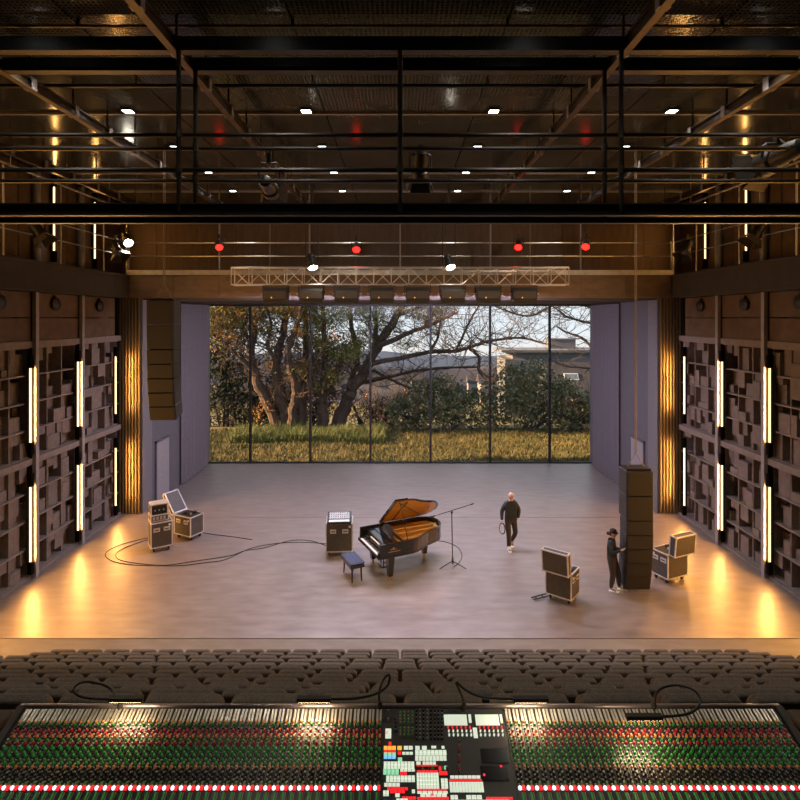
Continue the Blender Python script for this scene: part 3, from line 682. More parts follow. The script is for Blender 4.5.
for r, k, nx, ny in (
    ((370,122,485,182),'l_pale',12,1), ((492,122,507,168),'l_pale',1,1), ((527,122,645,182),'l_pale',12,1), ((650,122,662,170),'l_pale',1,1),
    ((515,188,538,245),'l_pale',1,1), ((75,195,108,245),'l_pale',1,2), ((78,208,92,220),'l_red',1,1), ((68,282,130,302),'l_amber',3,1), ((136,282,160,302),'l_amber',1,1),
    ((168,282,215,300),'l_pale',2,1), ((68,303,130,313),'l_red',3,1), ((68,315,130,329),'l_mint',3,1), ((138,310,157,326),'l_red',1,1), ((160,312,215,325),'l_pale',3,1),
    ((68,330,130,346),'l_blue',3,1), ((138,340,162,358),'l_mint',1,1), ((68,360,222,395),'l_pale',9,2), ((65,397,145,425),'l_mint',4,2), ((148,411,185,425),'l_red',2,1),
    ((150,397,225,409),'l_pale',4,1), ((80,430,225,462),'l_pale',8,2), ((70,467,150,485),'l_pale',4,1), ((85,489,190,503),'l_red',6,1), ((100,505,175,518),'l_red',4,1),
    ((65,505,95,532),'l_pale',2,2), ((125,520,150,537),'l_pale',1,1), ((208,500,226,518),'l_pale',1,1), ((225,282,250,300),'l_pale',1,1), ((258,282,285,300),'l_pale',1,1), ((305,282,332,293),'l_pale',1,1), ((357,282,373,295),'l_pale',1,1),
    ((225,303,383,328),'l_pale',8,2), ((225,331,383,356),'l_pale',9,1), ((230,360,255,375),'l_pale',1,1), ((262,360,330,375),'l_pale',4,1), ((232,378,340,383),'l_red',6,1),
    ((234,404,340,413),'l_red',5,1), ((343,383,358,405),'l_red',1,1), ((370,381,388,400),'l_mint',1,1), ((345,408,388,428),'l_red',2,1), ((233,416,345,496),'l_pale',8,4), ((355,445,390,496),'l_pale',2,3),
    ((235,499,385,503),'l_red',6,1), ((235,508,390,520),'l_pale',6,1), ((250,522,385,536),'l_pale',5,1), ((305,520,320,535),'l_red',1,1), ((235,538,395,550),'l_red',8,1),
    ((400,430,552,445),'l_pale',7,1), ((395,450,560,456),'l_red',10,1), ((398,459,568,516),'l_pale',11,1), ((402,528,440,548),'l_pale',2,1), ((480,528,560,548),'l_pale',3,1), ((580,538,715,550),'l_red',6,1),
    ((565,420,577,434),'l_red',1,1), ((648,378,662,390),'l_red',1,1), ((92,262,108,277),'l_red',1,1), ((130,545,190,560),'l_pale',3,1), ((160,535,230,550),'l_red',4,1),
    ((68,555,220,600),'l_pale',8,3), ((235,555,395,600),'l_pale',8,3), ((402,552,700,600),'l_pale',12,3)):
    bank(r, k, nx, ny)
bank((545,290,700,372), 'screen', 1, 1, .004, 'screen'); bank((545,376,700,462), 'screen', 1, 1, .004, 'screen')
mk = MB()
def ck(px, py, k, r=.007): mk_x, b0, a1, b1 = crop(px - 4, py - 4, px + 4, py + 4); knob(mk, (mk_x + a1)/2, (b0 + b1)/2, k, r)
for gx in (152, 172, 192, 212):
    for gy in (118, 135, 152, 168, 196, 212, 228): ck(gx, gy, 'k_green' if (gx + gy) % 3 == 0 else 'k_tick', .006)
for gx in (232, 250, 268, 287, 305, 324, 342, 360):
    for gy in (105, 125, 145, 165, 185, 205, 225, 245): ck(gx, gy, None if (gx // 3 + gy) % 4 else 'k_tick', .006)
for gy in (105, 150): ck(92, gy, 'k_tick', .006)
for gy in (150, 165, 185, 205): ck(128, gy, None, .006)
for gy in range(262, 420, 17): ck(446, gy, ('k_tick', None, 'k_red')[gy % 3], .006)
for gx in list(range(390, 510, 22)) + list(range(548, 680, 22)):
    ck(gx, 190, 'l_red', .004); ck(gx + 4, 208, 'l_pale', .0045); ck(gx + 6, 228, 'l_pale', .005)
for gx in range(240, 390, 24): ck(gx, 394, 'k_green' if gx % 48 else None, .006)
mo = mk.build('knobs', con); mo['kind'] = 'stuff'
# desk wings
for s in (-1, 1):
    t = thing('desk_wing', 'dark brown side desk beside the console on the ' + SIDE[s], 'desk', (s*2.75, 2.55, 3.95), 0, 'console side desks')
    MB().rbox((-.60, -.45, .93), (.60, .52, .97), .008, 'console_body').build('desk_top', t)
    B((s*.50 - .03, -.4, 0), (s*.50 + .03, .45, .93), 'console_body').build('side_panel', t)
    B((-.55, .40, .2), (.55, .44, .93), 'console_body').build('back_panel', t)
for s in (-1, 1):
    t = thing('console_stand', 'black support frame under the console on the ' + SIDE[s], 'stand', (s*1.6, 2.5, 3.95), 0, 'console supports')
    B((-.04, -.30, 0), (.04, .30, .04), 'black').build('foot', t); B((-.03, -.05, .04), (.03, .05, .72), 'black').build('upright', t)
# gooseneck lamps on the rear rail
def bez(P, n=28):
    out = []
    for i in range(len(P) - 1):
        p0 = P[max(i-1, 0)]; p1 = P[i]; p2 = P[i+1]; p3 = P[min(i+2, len(P)-1)]
        for k in range(n // len(P) + 2):
            u = k / (n // len(P) + 2)
            out.append(.5*((2*p1) + (p2-p0)*u + (2*p0-5*p1+4*p2-p3)*u*u + (3*p1-p0-3*p2+p3)*u**3))
    out.append(P[-1]); return out
for lab, path, b0, b1, yb in (
    ('gooseneck lamp looping over the left end of the console', [(120,706,2.96),(119,699,2.97),(108,687,2.98),(92,682,2.98),(80,683,2.96),(73.5,690,2.93),(80,696,2.9),(95,698.5,2.88),(110,698.8,2.88)], 109, 143, (698.8, 2.88)),
    ('gooseneck lamp with a thin upright loop left of the master section', [(380,706,2.96),(379,695,2.97),(381,685,2.98),(386,676,2.98),(390,676,2.97),(387,686,2.95),(375,694,2.92),(355,698.5,2.9),(331,699,2.88)], 297, 331, (699, 2.88)),
    ('gooseneck lamp bending low right of the master section', [(464,706,2.96),(462,696,2.97),(456,682,2.98),(463,688,2.96),(473,694,2.93),(485,697.5,2.90),(500,698.5,2.88),(514,699,2.88)], 513, 548, (699.2, 2.88)),
    ('gooseneck lamp looping over the right end of the console', [(654,706,2.96),(655,696,2.97),(662,688,2.98),(677,685,2.97),(692,689,2.93),(700,698,2.89),(697,708,2.83),(685,714.5,2.78),(661,716.7,2.75)], 626, 662, (716.7, 2.75))):
    p0 = at(*path[0]); t = thing('gooseneck_lamp', lab, 'lamp', p0, 0, 'console gooseneck lamps')
    pts = [at(*p) - p0 for p in path]
    MB().tube(bez(pts), .0065, 'black', 8).build('gooseneck', t, True)
    MB().lathe([(.014, -.035), (.014, .01), (.009, .025)], 'black', 10).build('socket', t, True)
    a = at(b0, *yb) - p0; b = at(b1, *yb) - p0
    B((a.x, a.y - .014, a.z - .010), (b.x, a.y + .014, a.z + .010), 'black').build('lamp_head', t)
    B((a.x + .008, a.y - .010, a.z - .013), (b.x - .008, a.y + .010, a.z - .010), 'lamp_warm').build('led_strip', t)
    lamp('bulb', 'AREA', t, ((a.x + b.x)/2, a.y, a.z - .016), (0, 0, -1), .55, (1, .74, .45), (b.x - a.x - .02, .02))
# ------------------------------------------------------------------ grand piano, bench, microphone stand
PA = R(-64.5); KX, KY = -.853, 15.32
pia = thing('grand_piano', 'black grand piano with raised lid and golden inside at centre stage', 'grand piano', (KX, KY, 0), PA)
OUT = [(.74, .0), (.74, .80), (.735, 1.0), (.70, 1.17), (.62, 1.33), (.52, 1.47), (.44, 1.62), (.38, 1.78), (.32, 1.95), (.22, 2.12), (.07, 2.25), (-.12, 2.33), (-.33, 2.35), (-.53, 2.29), (-.67, 2.15), (-.73, 1.95), (-.74, 1.7), (-.74, .0)]
def inset(poly, d):
    out = []; n = len(poly)
    for i in range(n):
        a = Vector(poly[i-1]); b = Vector(poly[i]); c = Vector(poly[(i+1) % n])
        n1 = Vector((-(b-a).y, (b-a).x)).normalized(); n2 = Vector((-(c-b).y, (c-b).x)).normalized()
        m_ = (n1 + n2); m_ = m_.normalized() / max(.4, m_.normalized().dot(n1)); out.append(tuple(b + m_*d))
    return out
def wall(poly, inner, z0, z1, k):
    n = len(poly); m_ = MB(); vs = []
    for (x, y), (u, v) in zip(poly, inner): vs += [(x, y, z0), (x, y, z1), (u, v, z1), (u, v, z0)]
    fs = []
    for i in range(n - 1):
        a = 4*i; b = 4*(i+1)
        fs += [(a, b, b+1, a+1), (a+1, b+1, b+2, a+2), (a+2, b+2, b+3, a+3), (a+3, b+3, b, a)]
    fs += [(0, 1, 2, 3), (4*n-4, 4*n-1, 4*n-2, 4*n-3)]
    return m_.add(vs, fs, k)
INN = inset(OUT, .045); INN[0] = (.695, 0); INN[-1] = (-.695, 0)
cut = [(x, max(y, .0)) for x, y in OUT]
wall(OUT, INN, .68, 1.03, 'black_gloss').build('rim', pia)
MB().prism([p for p in OUT], .64, .70, 'black_gloss').build('case_bottom', pia)
sb = [(x, max(y, .50)) for x, y in INN]
MB().prism(sb, .84, .87, 'soundboard').build('soundboard', pia)
pl = [(x, max(y, .46)) for x, y in inset(OUT, .10)]
pp = MB().prism([(x, y) for x, y in pl if y < .95] , .885, .925, 'gold_plate')
wall(pl[1:-1], inset(pl, .10)[1:-1], .89, .925, 'gold_plate').build('iron_plate', pia)
pp.build('pin_block_plate', pia)
for a, b in (((.35, .9), (.30, 1.7)), ((0, .9), (.0, 2.2)), ((-.33, .9), (-.25, 2.25))):
    MB().tube([(*a, .93), (*b, .93)], .03, 'gold_plate', 6).build('plate_bar', pia)
stg = MB()
for i in range(46):
    x = -.62 + i * .027; ye = 2.15 - max(0, (x + .1)) * 1.6
    stg.box((x, .6, .932), (x + .005, ye, .936), 'brass')
stg.build('strings', pia)['kind'] = 'stuff'
dm = MB()
for i in range(40): dm.box((-.60 + i*.03, .74, .935), (-.576 + i*.03, .80, .965), 'black')
dm.build('dampers', pia)['kind'] = 'stuff'
B((-.70, .22, .70), (.70, .46, .955), 'black_gloss').build('wrest_cover', pia)
B((-.74, -.03, .64), (.74, .24, .70), 'black_gloss').build('keybed', pia); B((-.74, -.05, .66), (.74, -.028, .735), 'black_gloss').build('key_slip', pia)
wk = MB(); bk = MB(); kw = 1.24 / 52
for i in range(52):
    wk.box((-.62 + i*kw + .0006, -.02, .715), (-.62 + (i+1)*kw - .0006, .135, .74), 'ivory')
    if i % 7 not in (1, 4) and i < 51: bk.box((-.62 + (i+1)*kw - .006, .04, .74), (-.62 + (i+1)*kw + .006, .135, .752), 'black_gloss')
wk.build('white_keys', pia)['kind'] = 'stuff'; bk.build('black_keys', pia)['kind'] = 'stuff'
for s in (-1, 1): MB().rbox((min(s*.63, s*.69), -.03, .70), (max(s*.63, s*.69), .2, .80), .012, 'black_gloss').build('key_block', pia)
fb = MB().add([(-.64, .145, .74), (.64, .145, .74), (.64, .20, .95), (-.64, .20, .95), (-.64, .17, .74), (.64, .17, .74), (.64, .225, .95), (-.64, .225, .95)], [(0,1,2,3),(4,7,6,5),(0,4,5,1),(1,5,6,2),(2,6,7,3),(3,7,4,0)], 'black_gloss').build('fallboard', pia)
B((-.30, .158, .86), (.30, .196, .885), 'ivory').build('fallboard_strip', fb)
dk = []; 
for k in range(11):
    a = math.pi * k / 10; dk.append((.36*math.cos(a), .10 + .20*math.sin(a)))
dk = [(.36, 0)] + dk + [(-.36, 0)]
Td = Matrix.Translation((0, .52, .955)) @ Matrix.Rotation(R(66), 4, 'X')
MB().prism(dk, 0, .02, 'black_gloss', Td).build('music_desk', pia)
B((-.68, .40, .955), (.68, .60, .975), 'black_gloss').build('desk_tray', pia)
# lid, hinged on the straight side
LA = R(41); Tl = Matrix.Translation((-.745, 0, 1.035)) @ Matrix.Rotation(-LA, 4, 'Y') @ Matrix.Translation((.745, 0, 0))
lo = [(x*1.015, max(y*1.008, .62)) for x, y in OUT]
ld = MB().prism(lo, 0, .025, 'black_gloss', Tl).build('lid', pia)
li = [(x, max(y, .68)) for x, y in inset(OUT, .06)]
MB().prism(li, -.006, 0, 'lid_reflect', Tl).build('lid_reflection', ld)  # golden sheet painting the soundboard's reflection on a black lid
for a, b in (((-.66, 1.0), (.60, 1.05)), ((-.60, 1.95), (.62, .78))):
    MB().tube([(*a, -.012), (*b, -.012)], .014, 'black_gloss', 6, Tl).build('lid_brace', ld)
MB().prism([(.745, .62), (.745, 1.02), (-.745, 1.02), (-.745, .62)], .03, .052, 'black_gloss', Tl).build('folded_flap', ld)
for y in (.75, 1.25, 1.75): MB().tube([(-.75, y - .05, 1.03), (-.75, y + .05, 1.03)], .012, 'brass', 6).build('hinge', ld)
MB().tube([(.69, .86, 1.0), Tl @ Vector((.50, .86, 0))], .011, 'black_gloss', 6).build('lid_prop', pia)
for x, y in ((.60, .36), (-.60, .36), (-.28, 1.88)):
    q = MB()
    for i in range(4): pass
    q.add([(x-.10,y-.10,.64),(x+.10,y-.10,.64),(x+.10,y+.10,.64),(x-.10,y+.10,.64),(x-.06,y-.06,.10),(x+.06,y-.06,.10),(x+.06,y+.06,.10),(x-.06,y+.06,.10)], [(0,3,2,1),(4,5,6,7),(0,1,5,4),(1,2,6,5),(2,3,7,6),(3,0,4,7)], 'black_gloss')
    o = q.build('leg', pia); MB().lathe([(.05, .10), (.055, .085), (.03, .06)], 'brass', 10, Matrix.Translation((x, y, 0))).build('ferrule', o)
    MB().tube([(x - .018, y, .032), (x + .018, y, .032)], .032, 'brass', 10).build('caster', o)
ly = B((-.15, .32, .12), (.15, .46, .17), 'black_gloss').build('pedal_lyre', pia)
for x in (-.09, .09): MB().tube([(x, .39, .17), (x*1.2, .39, .64)], .022, 'black_gloss', 8).build('lyre_post', ly)
MB().tube([(0, .46, .15), (0, .85, .64)], .012, 'black', 6).build('lyre_brace', ly)
for x in (-.08, 0, .08): MB().rbox((x - .025, .20, .10), (x + .025, .33, .118), .006, 'brass').build('pedal', ly)
em = MB().box((.742, .30, .86), (.746, .50, .872), 'brass').box((.742, .25, .80), (.746, .60, .815), 'brass')
for k in range(5): em.box((.742, .37 + .014*k, .875), (.746, .378 + .014*k, .93 - .012*abs(k - 2)), 'brass')
em.build('emblem', pia)
for i in range(3): MB().prism([(.742, 0), (.75, 0)], 0, 0, 'black') if False else None
bn = thing('piano_bench', 'low black piano bench with tufted blue-black cushion', 'bench', (-1.30, 15.10, 0), PA)
B((-.38, -.20, .38), (.38, .20, .46), 'black_gloss').build('apron', bn)
cush = MB().rbox((-.39, -.21, .46), (.39, .21, .535), .03, 'bench_blue').build('cushion', bn)
for i in range(5):
    for j in range(3): MB().ball((-.28 + .14*i, -.12 + .12*j, .535), .020, 'black', 6, sc=(1, 1, .5)).build('button', cush)
for x in (-.31, .31):
    for y in (-.13, .13): MB().tube([(x, y, .42), (x*1.0, y*1.0, .2), (x*1.06, y*1.06, 0)], [.032, .026, .020], 'black_gloss', 6).build('leg', bn)
mp_ = onz(452.5, 567)
ms = thing('microphone_stand', 'thin black boom microphone stand by the tail of the piano', 'microphone stand', mp_)
MB().tube([(0, 0, .12), (-.02, 0, 1.56)], .014, 'black', 8).build('pole', ms)
for a in (200, 340, 80): MB().tube([(0, 0, .17), (.40*math.cos(R(a)), .40*math.sin(R(a)), .012)], .012, 'black', 6).build('leg', ms)
MB().tube([(0, 0, .10), (0, 0, .26)], .026, 'black', 8).build('leg_hub', ms); MB().ball((-.02, 0, 1.56), .035, 'black', 8).build('clutch', ms)
MB().tube([(-.50, .05, 1.44), (.52, -.05, 1.80)], .010, 'black', 6).build('boom', ms)
MB().tube([(-.66, .07, 1.40), (-.50, .05, 1.44)], .024, 'black', 8).build('microphone', ms)
MB().tube([(.50, -.05, 1.79), (.60, -.06, 1.83)], .016, 'black', 8).build('counterweight', ms)
# ------------------------------------------------------------------ flight cases
def case_box(parent, w, d, z0, z1, T=None, nm='body', inner=False, pm='case_panel'):
    T = T or Matrix.Identity(4); e = .03
    o = MB().box((-w/2 + .008, -d/2 + .008, z0 + .008), (w/2 - .008, d/2 - .008, z1 - .008), pm, T).build(nm, parent)
    tr_ = MB()
    for x in (-1, 1):
        for y in (-1, 1): tr_.cbox((x*(w/2 - e/2), y*(d/2 - e/2), (z0 + z1)/2), (e, e, z1 - z0), 'alu', T)
        for z in (z0 + e/2, z1 - e/2): tr_.cbox((x*(w/2 - e/2), 0, z), (e, d, e), 'alu', T)
    for y in (-1, 1):
        for z in (z0 + e/2, z1 - e/2): tr_.cbox((0, y*(d/2 - e/2), z), (w, e, e), 'alu', T)
    tr_.build('edge_trim', o)
    for x in (-1, 1):
        for y in (-1, 1):
            for z in (z0 + .02, z1 - .02): MB().ball((x*(w/2 - .02), y*(d/2 - .02), z), .035, 'alu', 6, T).build('corner', o)
    return o
def handle(o, pos, ax, k='alu'):
    x, y, z = pos
    if ax == 'y':
        s = 1 if y > 0 else -1
        MB().box((x - .09, min(y, y + s*.012), z - .06), (x + .09, max(y, y + s*.012), z + .06), k).build('handle_dish', o)
        B((x - .06, min(y + s*.012, y + s*.022), z - .012), (x + .06, max(y + s*.012, y + s*.022), z + .012), 'black').build('handle', o)
    else:
        s = 1 if x > 0 else -1
        MB().box((min(x, x + s*.012), y - .09, z - .06), (max(x, x + s*.012), y + .09, z + .06), k).build('handle_dish', o)
        B((min(x + s*.012, x + s*.022), y - .06, z - .012), (max(x + s*.012, x + s*.022), y + .06, z + .012), 'black').build('handle', o)
def flight_case(label, loc, rz, w, d, h, hand, lid=None, lidh=.22, lang=0, contents=True):
    t = thing('flight_case', label, 'flight case', loc, rz, 'road cases on the stage')
    c = .14
    body = case_box(t, w, d, c, h)
    for x in (-1, 1):
        for y in (-1, 1):
            px, py = x*(w/2 - .10), y*(d/2 - .10)
            k_ = MB().tube([(px - .016, py + .02, .045), (px + .016, py + .02, .045)], .045, 'rubber', 12).build('caster', t)
            MB().box((px - .028, py - .02, .05), (px + .028, py + .04, .12), 'black').box((px - .045, py - .045, .12), (px + .045, py + .045, c), 'alu').build('caster_fork', k_)
    for ax in hand:
        zc = c + (h - c)*.72
        if ax[1] == 'y':
            s = 1 if ax[0] == '+' else -1
            for x in (-.2*w - .02, .2*w + .02): handle(body, (x, s*d/2, zc), 'y')
        else:
            s = 1 if ax[0] == '+' else -1
            for y in (-.2*d - .02, .2*d + .02): handle(body, (s*w/2, y, zc), 'x')
    if hand:
        s = 1 if hand[0][0] == '+' else -1
        if hand[0][1] == 'y': MB().cbox((w/2 - .09, s*(d/2 + .004), h - .11), (.06, .008, .06), 'white_plastic').build('label_card', body)
        else: MB().cbox((s*(w/2 + .004), -s*(d/2 - .09), h - .11), (.008, .06, .06), 'white_plastic').build('label_card', body)
    if contents:
        B((-w/2 + .04, -d/2 + .04, h - .006), (w/2 - .04, d/2 - .04, h + .003), 'black').build('tray', t)
        rr = random.Random(int(loc[0]*100))
        for k_ in range(6):
            x = rr.uniform(-w/2 + .12, w/2 - .12); y = rr.uniform(-d/2 + .12, d/2 - .12)
            MB().cbox((x, y, h + .03), (rr.uniform(.06, .16), rr.uniform(.05, .12), .055), rr.choice(('black', 'speaker', 'galv'))).build('gear', t)
    if lid:
        sx = {'-y': (0, -1), '+y': (0, 1), '-x': (-1, 0), '+x': (1, 0)}[lid]
        if sx[1]:
            T = Matrix.Translation((0, sx[1]*(d/2 + .01), h + .012)) @ Matrix.Rotation(R(lang)*-sx[1], 4, 'X') @ Matrix.Translation((0, sx[1]*lidh/2, d/2))
            lo_ = case_box(t, w, lidh, -d/2, d/2, T, 'lid')
        else:
            T = Matrix.Translation((sx[0]*(w/2 + .01), 0, h + .012)) @ Matrix.Rotation(R(lang)*sx[0], 4, 'Y') @ Matrix.Translation((sx[0]*lidh/2, 0, w/2))
            lo_ = case_box(t, lidh, d, -w/2, w/2, T, 'lid')
    return t
flight_case('open flight case with raised lid in front of the walking man', (onz(565, 603).x, onz(565, 603).y + .22, 0), R(-38), .68, .56, .79, ['+x'], '-y', .18, 6)
c2 = onz(674, 583); flight_case('open flight case with raised lid right of the lowered line array', (c2.x, c2.y + .25, 0), R(24), .76, .55, .81, ['-x'], '-y', .20, 5)
c3 = onz(186, 540); flight_case('open flight case with lid folded up, second from the left wall', (c3.x, c3.y + .25, 0), R(-27), .74, .55, .76, ['-y'], '-x', .14, 36)
c4 = onz(156, 553); fc = flight_case('upright flight case with rack gear on top, closest to the left wall', (c4.x, c4.y + .3, 0), R(33), .62, .52, .90, ['-y'], None, contents=False)
rk = thing('equipment_rack', 'small open equipment rack standing on the leftmost flight case', 'equipment rack', (c4.x - .06, c4.y + .32, .905), R(33))
case_box(rk, .52, .40, 0, .20, None, 'drawer_unit')
for x in (-.24, .24):
    for y in (-.18, .18): B((x - .015, y - .015, .20), (x + .015, y + .015, .50), 'alu').build('upright', rk)
B((-.26, -.20, .50), (.26, .20, .53), 'alu').build('top_frame', rk); B((-.22, -.12, .21), (.22, .17, .44), 'black').build('amplifier', rk)
for x in (-.12, 0, .12): MB().tube([(x, -.12, .32), (x, -.14, .32)], .022, 'galv', 8).build('dial', rk)
for k in range(4): B((-.2 + .1*k, -.213, .05), (-.13 + .1*k, -.20, .15), 'galv').build('drawer_pull', rk)
c5 = onz(338.5, 557); flight_case('olive flight case carrying a small mixer beside the piano', (c5.x, c5.y + .3, 0), R(4), .80, .60, 1.0, ['-y'], None, contents=False)
fc5 = thing('portable_mixer', 'small pale portable mixer tilted on the flight case beside the piano', 'mixer', (c5.x, c5.y + .27, 1.01), R(4))
T = Matrix.Rotation(R(16), 4, 'X')
MB().rbox((-.36, -.27, .02), (.36, .27, .10), .012, 'black', T).build('mixer_body', fc5); B((-.34, .05, -.02), (.34, .25, .06), 'black').build('wedge', fc5)
MB().box((-.31, -.10, .10), (.31, .22, .108), 'tray_mixer', T).build('control_panel', fc5); MB().box((-.30, -.24, .10), (.30, -.15, .110), 'ivory', T).build('fader_panel', fc5)
mkk = MB()
for i in range(10):
    for j in range(4): mkk.lathe([(.014, .108), (.012, .125)], ('k_green', 'k_black', 'k_black', 'k_red')[(i*3 + j) % 4], 6, T @ Matrix.Translation((-.30 + .066*i, -.08 + .09*j, 0)))
mkk.build('knobs', fc5)['kind'] = 'stuff'
# small folded stand lying behind the open case on the right
p = onz(541, 598); t = thing('folded_stand', 'small folded black stand lying on the floor left of the open case', 'folded stand', (p.x, p.y, .0), R(20))
for k in (-1, 1): MB().tube([(-.25, k*.05, .03), (.20, k*.06, .05)], .016, 'black', 6).build('tube', t)
for x in (-.15, .05): MB().tube([(x, -.07, .035), (x, .07, .035)], .014, 'black', 6).build('crossbar', t)
# floor cables
def cable(label, px, r=.011):
    P = [onz(x, y, .0) for x, y in px]; P = [Vector((p.x, p.y, r)) for p in P]
    o = MB().tube(bez(P, 6*len(P)), r, 'cable', 6).build('floor_cable', None, True); return tag(o, label, 'cable', 'cables on the stage floor')
cable('outer black cable looping on the floor from the left cases to the piano', [(150,538),(135,541),(118,546),(107,552),(106,557),(114,562),(130,565),(152,566),(180,566),(205,563),(225,560),(250,549),(275,544),(300,542.5),(326,544)])
cable('inner black cable looping on the floor in front of the left cases', [(148,540),(130,546),(118,552),(116,557),(122,561),(140,564),(165,565.5),(195,561.5),(230,556),(245,551),(265,548),(290,541),(310,541),(326,546)])
cable('thin cable running on the floor right of the left cases', [(203,533),(215,535),(232,537),(252,540)])
cable('thin cable curving on the floor behind the microphone stand', [(438,541),(448,543),(458,548),(462,556),(459,563),(454,567)])
# ------------------------------------------------------------------ people
def person(label, loc, rz, J, E, hands, head, mats, extra):
    t = thing('person', label, 'person', loc, rz)
    me = bpy.data.meshes.new('body'); names = list(J)
    me.from_pydata([J[k][:3] for k in names], [(names.index(a), names.index(b)) for a, b, _ in E], [])
    tmp = bpy.data.objects.new('tmp', me); COL.objects.link(tmp)
    sk = tmp.modifiers.new('s', 'SKIN'); sk.use_smooth_shade = True
    for i, k in enumerate(names):
        r = J[k][3]; r = r if isinstance(r, tuple) else (r, r)
        me.skin_vertices[0].data[i].radius = r; me.skin_vertices[0].data[i].use_root = (k == 'hip')
    ss = tmp.modifiers.new('u', 'SUBSURF'); ss.levels = 2; ss.render_levels = 2
    dg = bpy.context.evaluated_depsgraph_get(); ev = tmp.evaluated_get(dg); bm_ = bpy.data.meshes.new_from_object(ev)
    bpy.data.objects.remove(tmp)
    mb = MB(); vs = [v.co.copy() for v in bm_.vertices]
    segs = [(Vector(J[a][:3]), Vector(J[b][:3]), m_) for a, b, m_ in E]
    by = {}
    for p_ in bm_.polygons:
        c = p_.center; best = 9; bm2 = None
        for a, b, m_ in segs:
            u = max(0, min(1, (c - a).dot(b - a) / max(1e-9, (b - a).length_squared))); dd = (c - (a + (b - a)*u)).length
            if dd < best: best = dd; bm2 = m_
        by.setdefault(bm2, []).append(tuple(p_.vertices))
    o0 = len(mb.v); mb.v += [tuple(v) for v in vs]
    for k, fs in by.items():
        i = mb.mi(k)
        for f in fs: mb.f.append(f); mb.m.append(i)
    # head with face
    hc, hr, fwd = Vector(head[0]), head[1], R(head[2])
    Th = Matrix.Translation(hc) @ Matrix.Rotation(fwd, 4, 'Z') @ Matrix.Rotation(R(head[3]), 4, 'X')   # face looks along local -y
    n = 14; hv = []; hf = []
    for i in range(n + 1):
        a = math.pi*i/n
        for j in range(n):
            w = 2*math.pi*j/n; z = math.cos(a); q = math.sin(a)
            tp = 1 - .28*max(0, -z)**1.3
            hv.append((q*math.cos(w)*hr*.76*tp, q*math.sin(w)*hr*.93*(1 - .15*max(0, -z)) - .012*max(0, -z), z*hr*1.14))
    for i in range(n):
        for j in range(n): hf.append((i*n+j, i*n+(j+1) % n, (i+1)*n+(j+1) % n, (i+1)*n+j))
    mb.add(hv, hf, 'skin', Th)
    mb.add([(-.012, -hr*.88, -.015), (.012, -hr*.88, -.015), (0, -hr*.90, .03), (0, -hr*1.10, -.018)], [(0,1,3),(1,2,3),(2,0,3)], 'skin', Th)
    for s in (-1, 1):
        mb.ball((s*.034, -hr*.84, .018), .011, 'eye', 6, Th); mb.ball((s*hr*.78, .0, 0), .028, 'skin', 6, Th, (.35, .6, 1))
        mb.box((s*.034 - .018, -hr*.90, .034), (s*.034 + .018, -hr*.84, .040), mats['hair'], Th)
    mb.box((-.022, -hr*.86, -.052), (.022, -hr*.78, -.044), 'felt_red', Th)
    # hands: palm and five fingers
    for wr, dr, side, curl in hands:
        wr = Vector(wr); dr = Vector(dr).normalized(); sd = Vector(side).normalized(); nr_ = dr.cross(sd)
        mb.tube([wr, wr + dr*.05, wr + dr*.085], [.026, .034, .030], 'skin', 8, flat=.55)
        for f in range(4):
            b0 = wr + dr*.075 + sd*(-.027 + .018*f); L_ = (.062, .075, .070, .055)[f]
            mb.tube([b0, b0 + dr*L_*.5 + nr_*curl*.01, b0 + dr*L_*.9 + nr_*curl*.035], [.0095, .0085, .007], 'skin', 6)
        b0 = wr + dr*.025 - sd*.028; mb.tube([b0, b0 + dr*.03 - sd*.022, b0 + dr*.055 - sd*.024 + nr_*curl*.012], [.011, .010, .008], 'skin', 6)
    mb.build('body', t, True)
    extra(t, Th, hr)
    return t
# man walking towards the camera; local -y is forward
JM = {'hip': (0, 0, .93, (.185, .14)), 'waist': (0, .0, 1.08, (.185, .14)), 'chest': (0, .01, 1.27, (.205, .15)), 'neck0': (0, .015, 1.44, (.12, .10)), 'neck': (0, .0, 1.50, .062), 'skull': (0, -.01, 1.57, .062),
      'sl': (-.175, .015, 1.385, .095), 'el': (-.27, .04, 1.13, .068), 'wl': (-.285, -.06, .905, .045),
      'sr': (.175, .015, 1.385, .095), 'er': (.275, .06, 1.15, .068), 'wr': (.215, -.05, .95, .052),
      'hl': (-.095, 0, .86, .112), 'kl': (-.085, -.10, .49, .078), 'al': (-.08, -.10, .10, .066), 'fl': (-.085, -.26, .05, .046),
      'hr': (.095, 0, .86, .112), 'kr': (.15, -.02, .49, .078), 'ar': (.09, .22, .17, .064), 'fr': (.09, .10, .05, .044)}
EM = [('hip','waist','sweater'),('waist','chest','sweater'),('chest','neck0','sweater'),('neck0','neck','sweater'),('neck','skull','skin'),('chest','sl','sweater'),('sl','el','sweater'),('el','wl','sweater'),('chest','sr','sweater'),('sr','er','sweater'),('er','wr','sweater'),
      ('hip','hl','trousers'),('hl','kl','trousers'),('kl','al','trousers'),('al','fl','shoe'),('hip','hr','trousers'),('hr','kr','trousers'),('kr','ar','trousers'),('ar','fr','shoe_dark')]
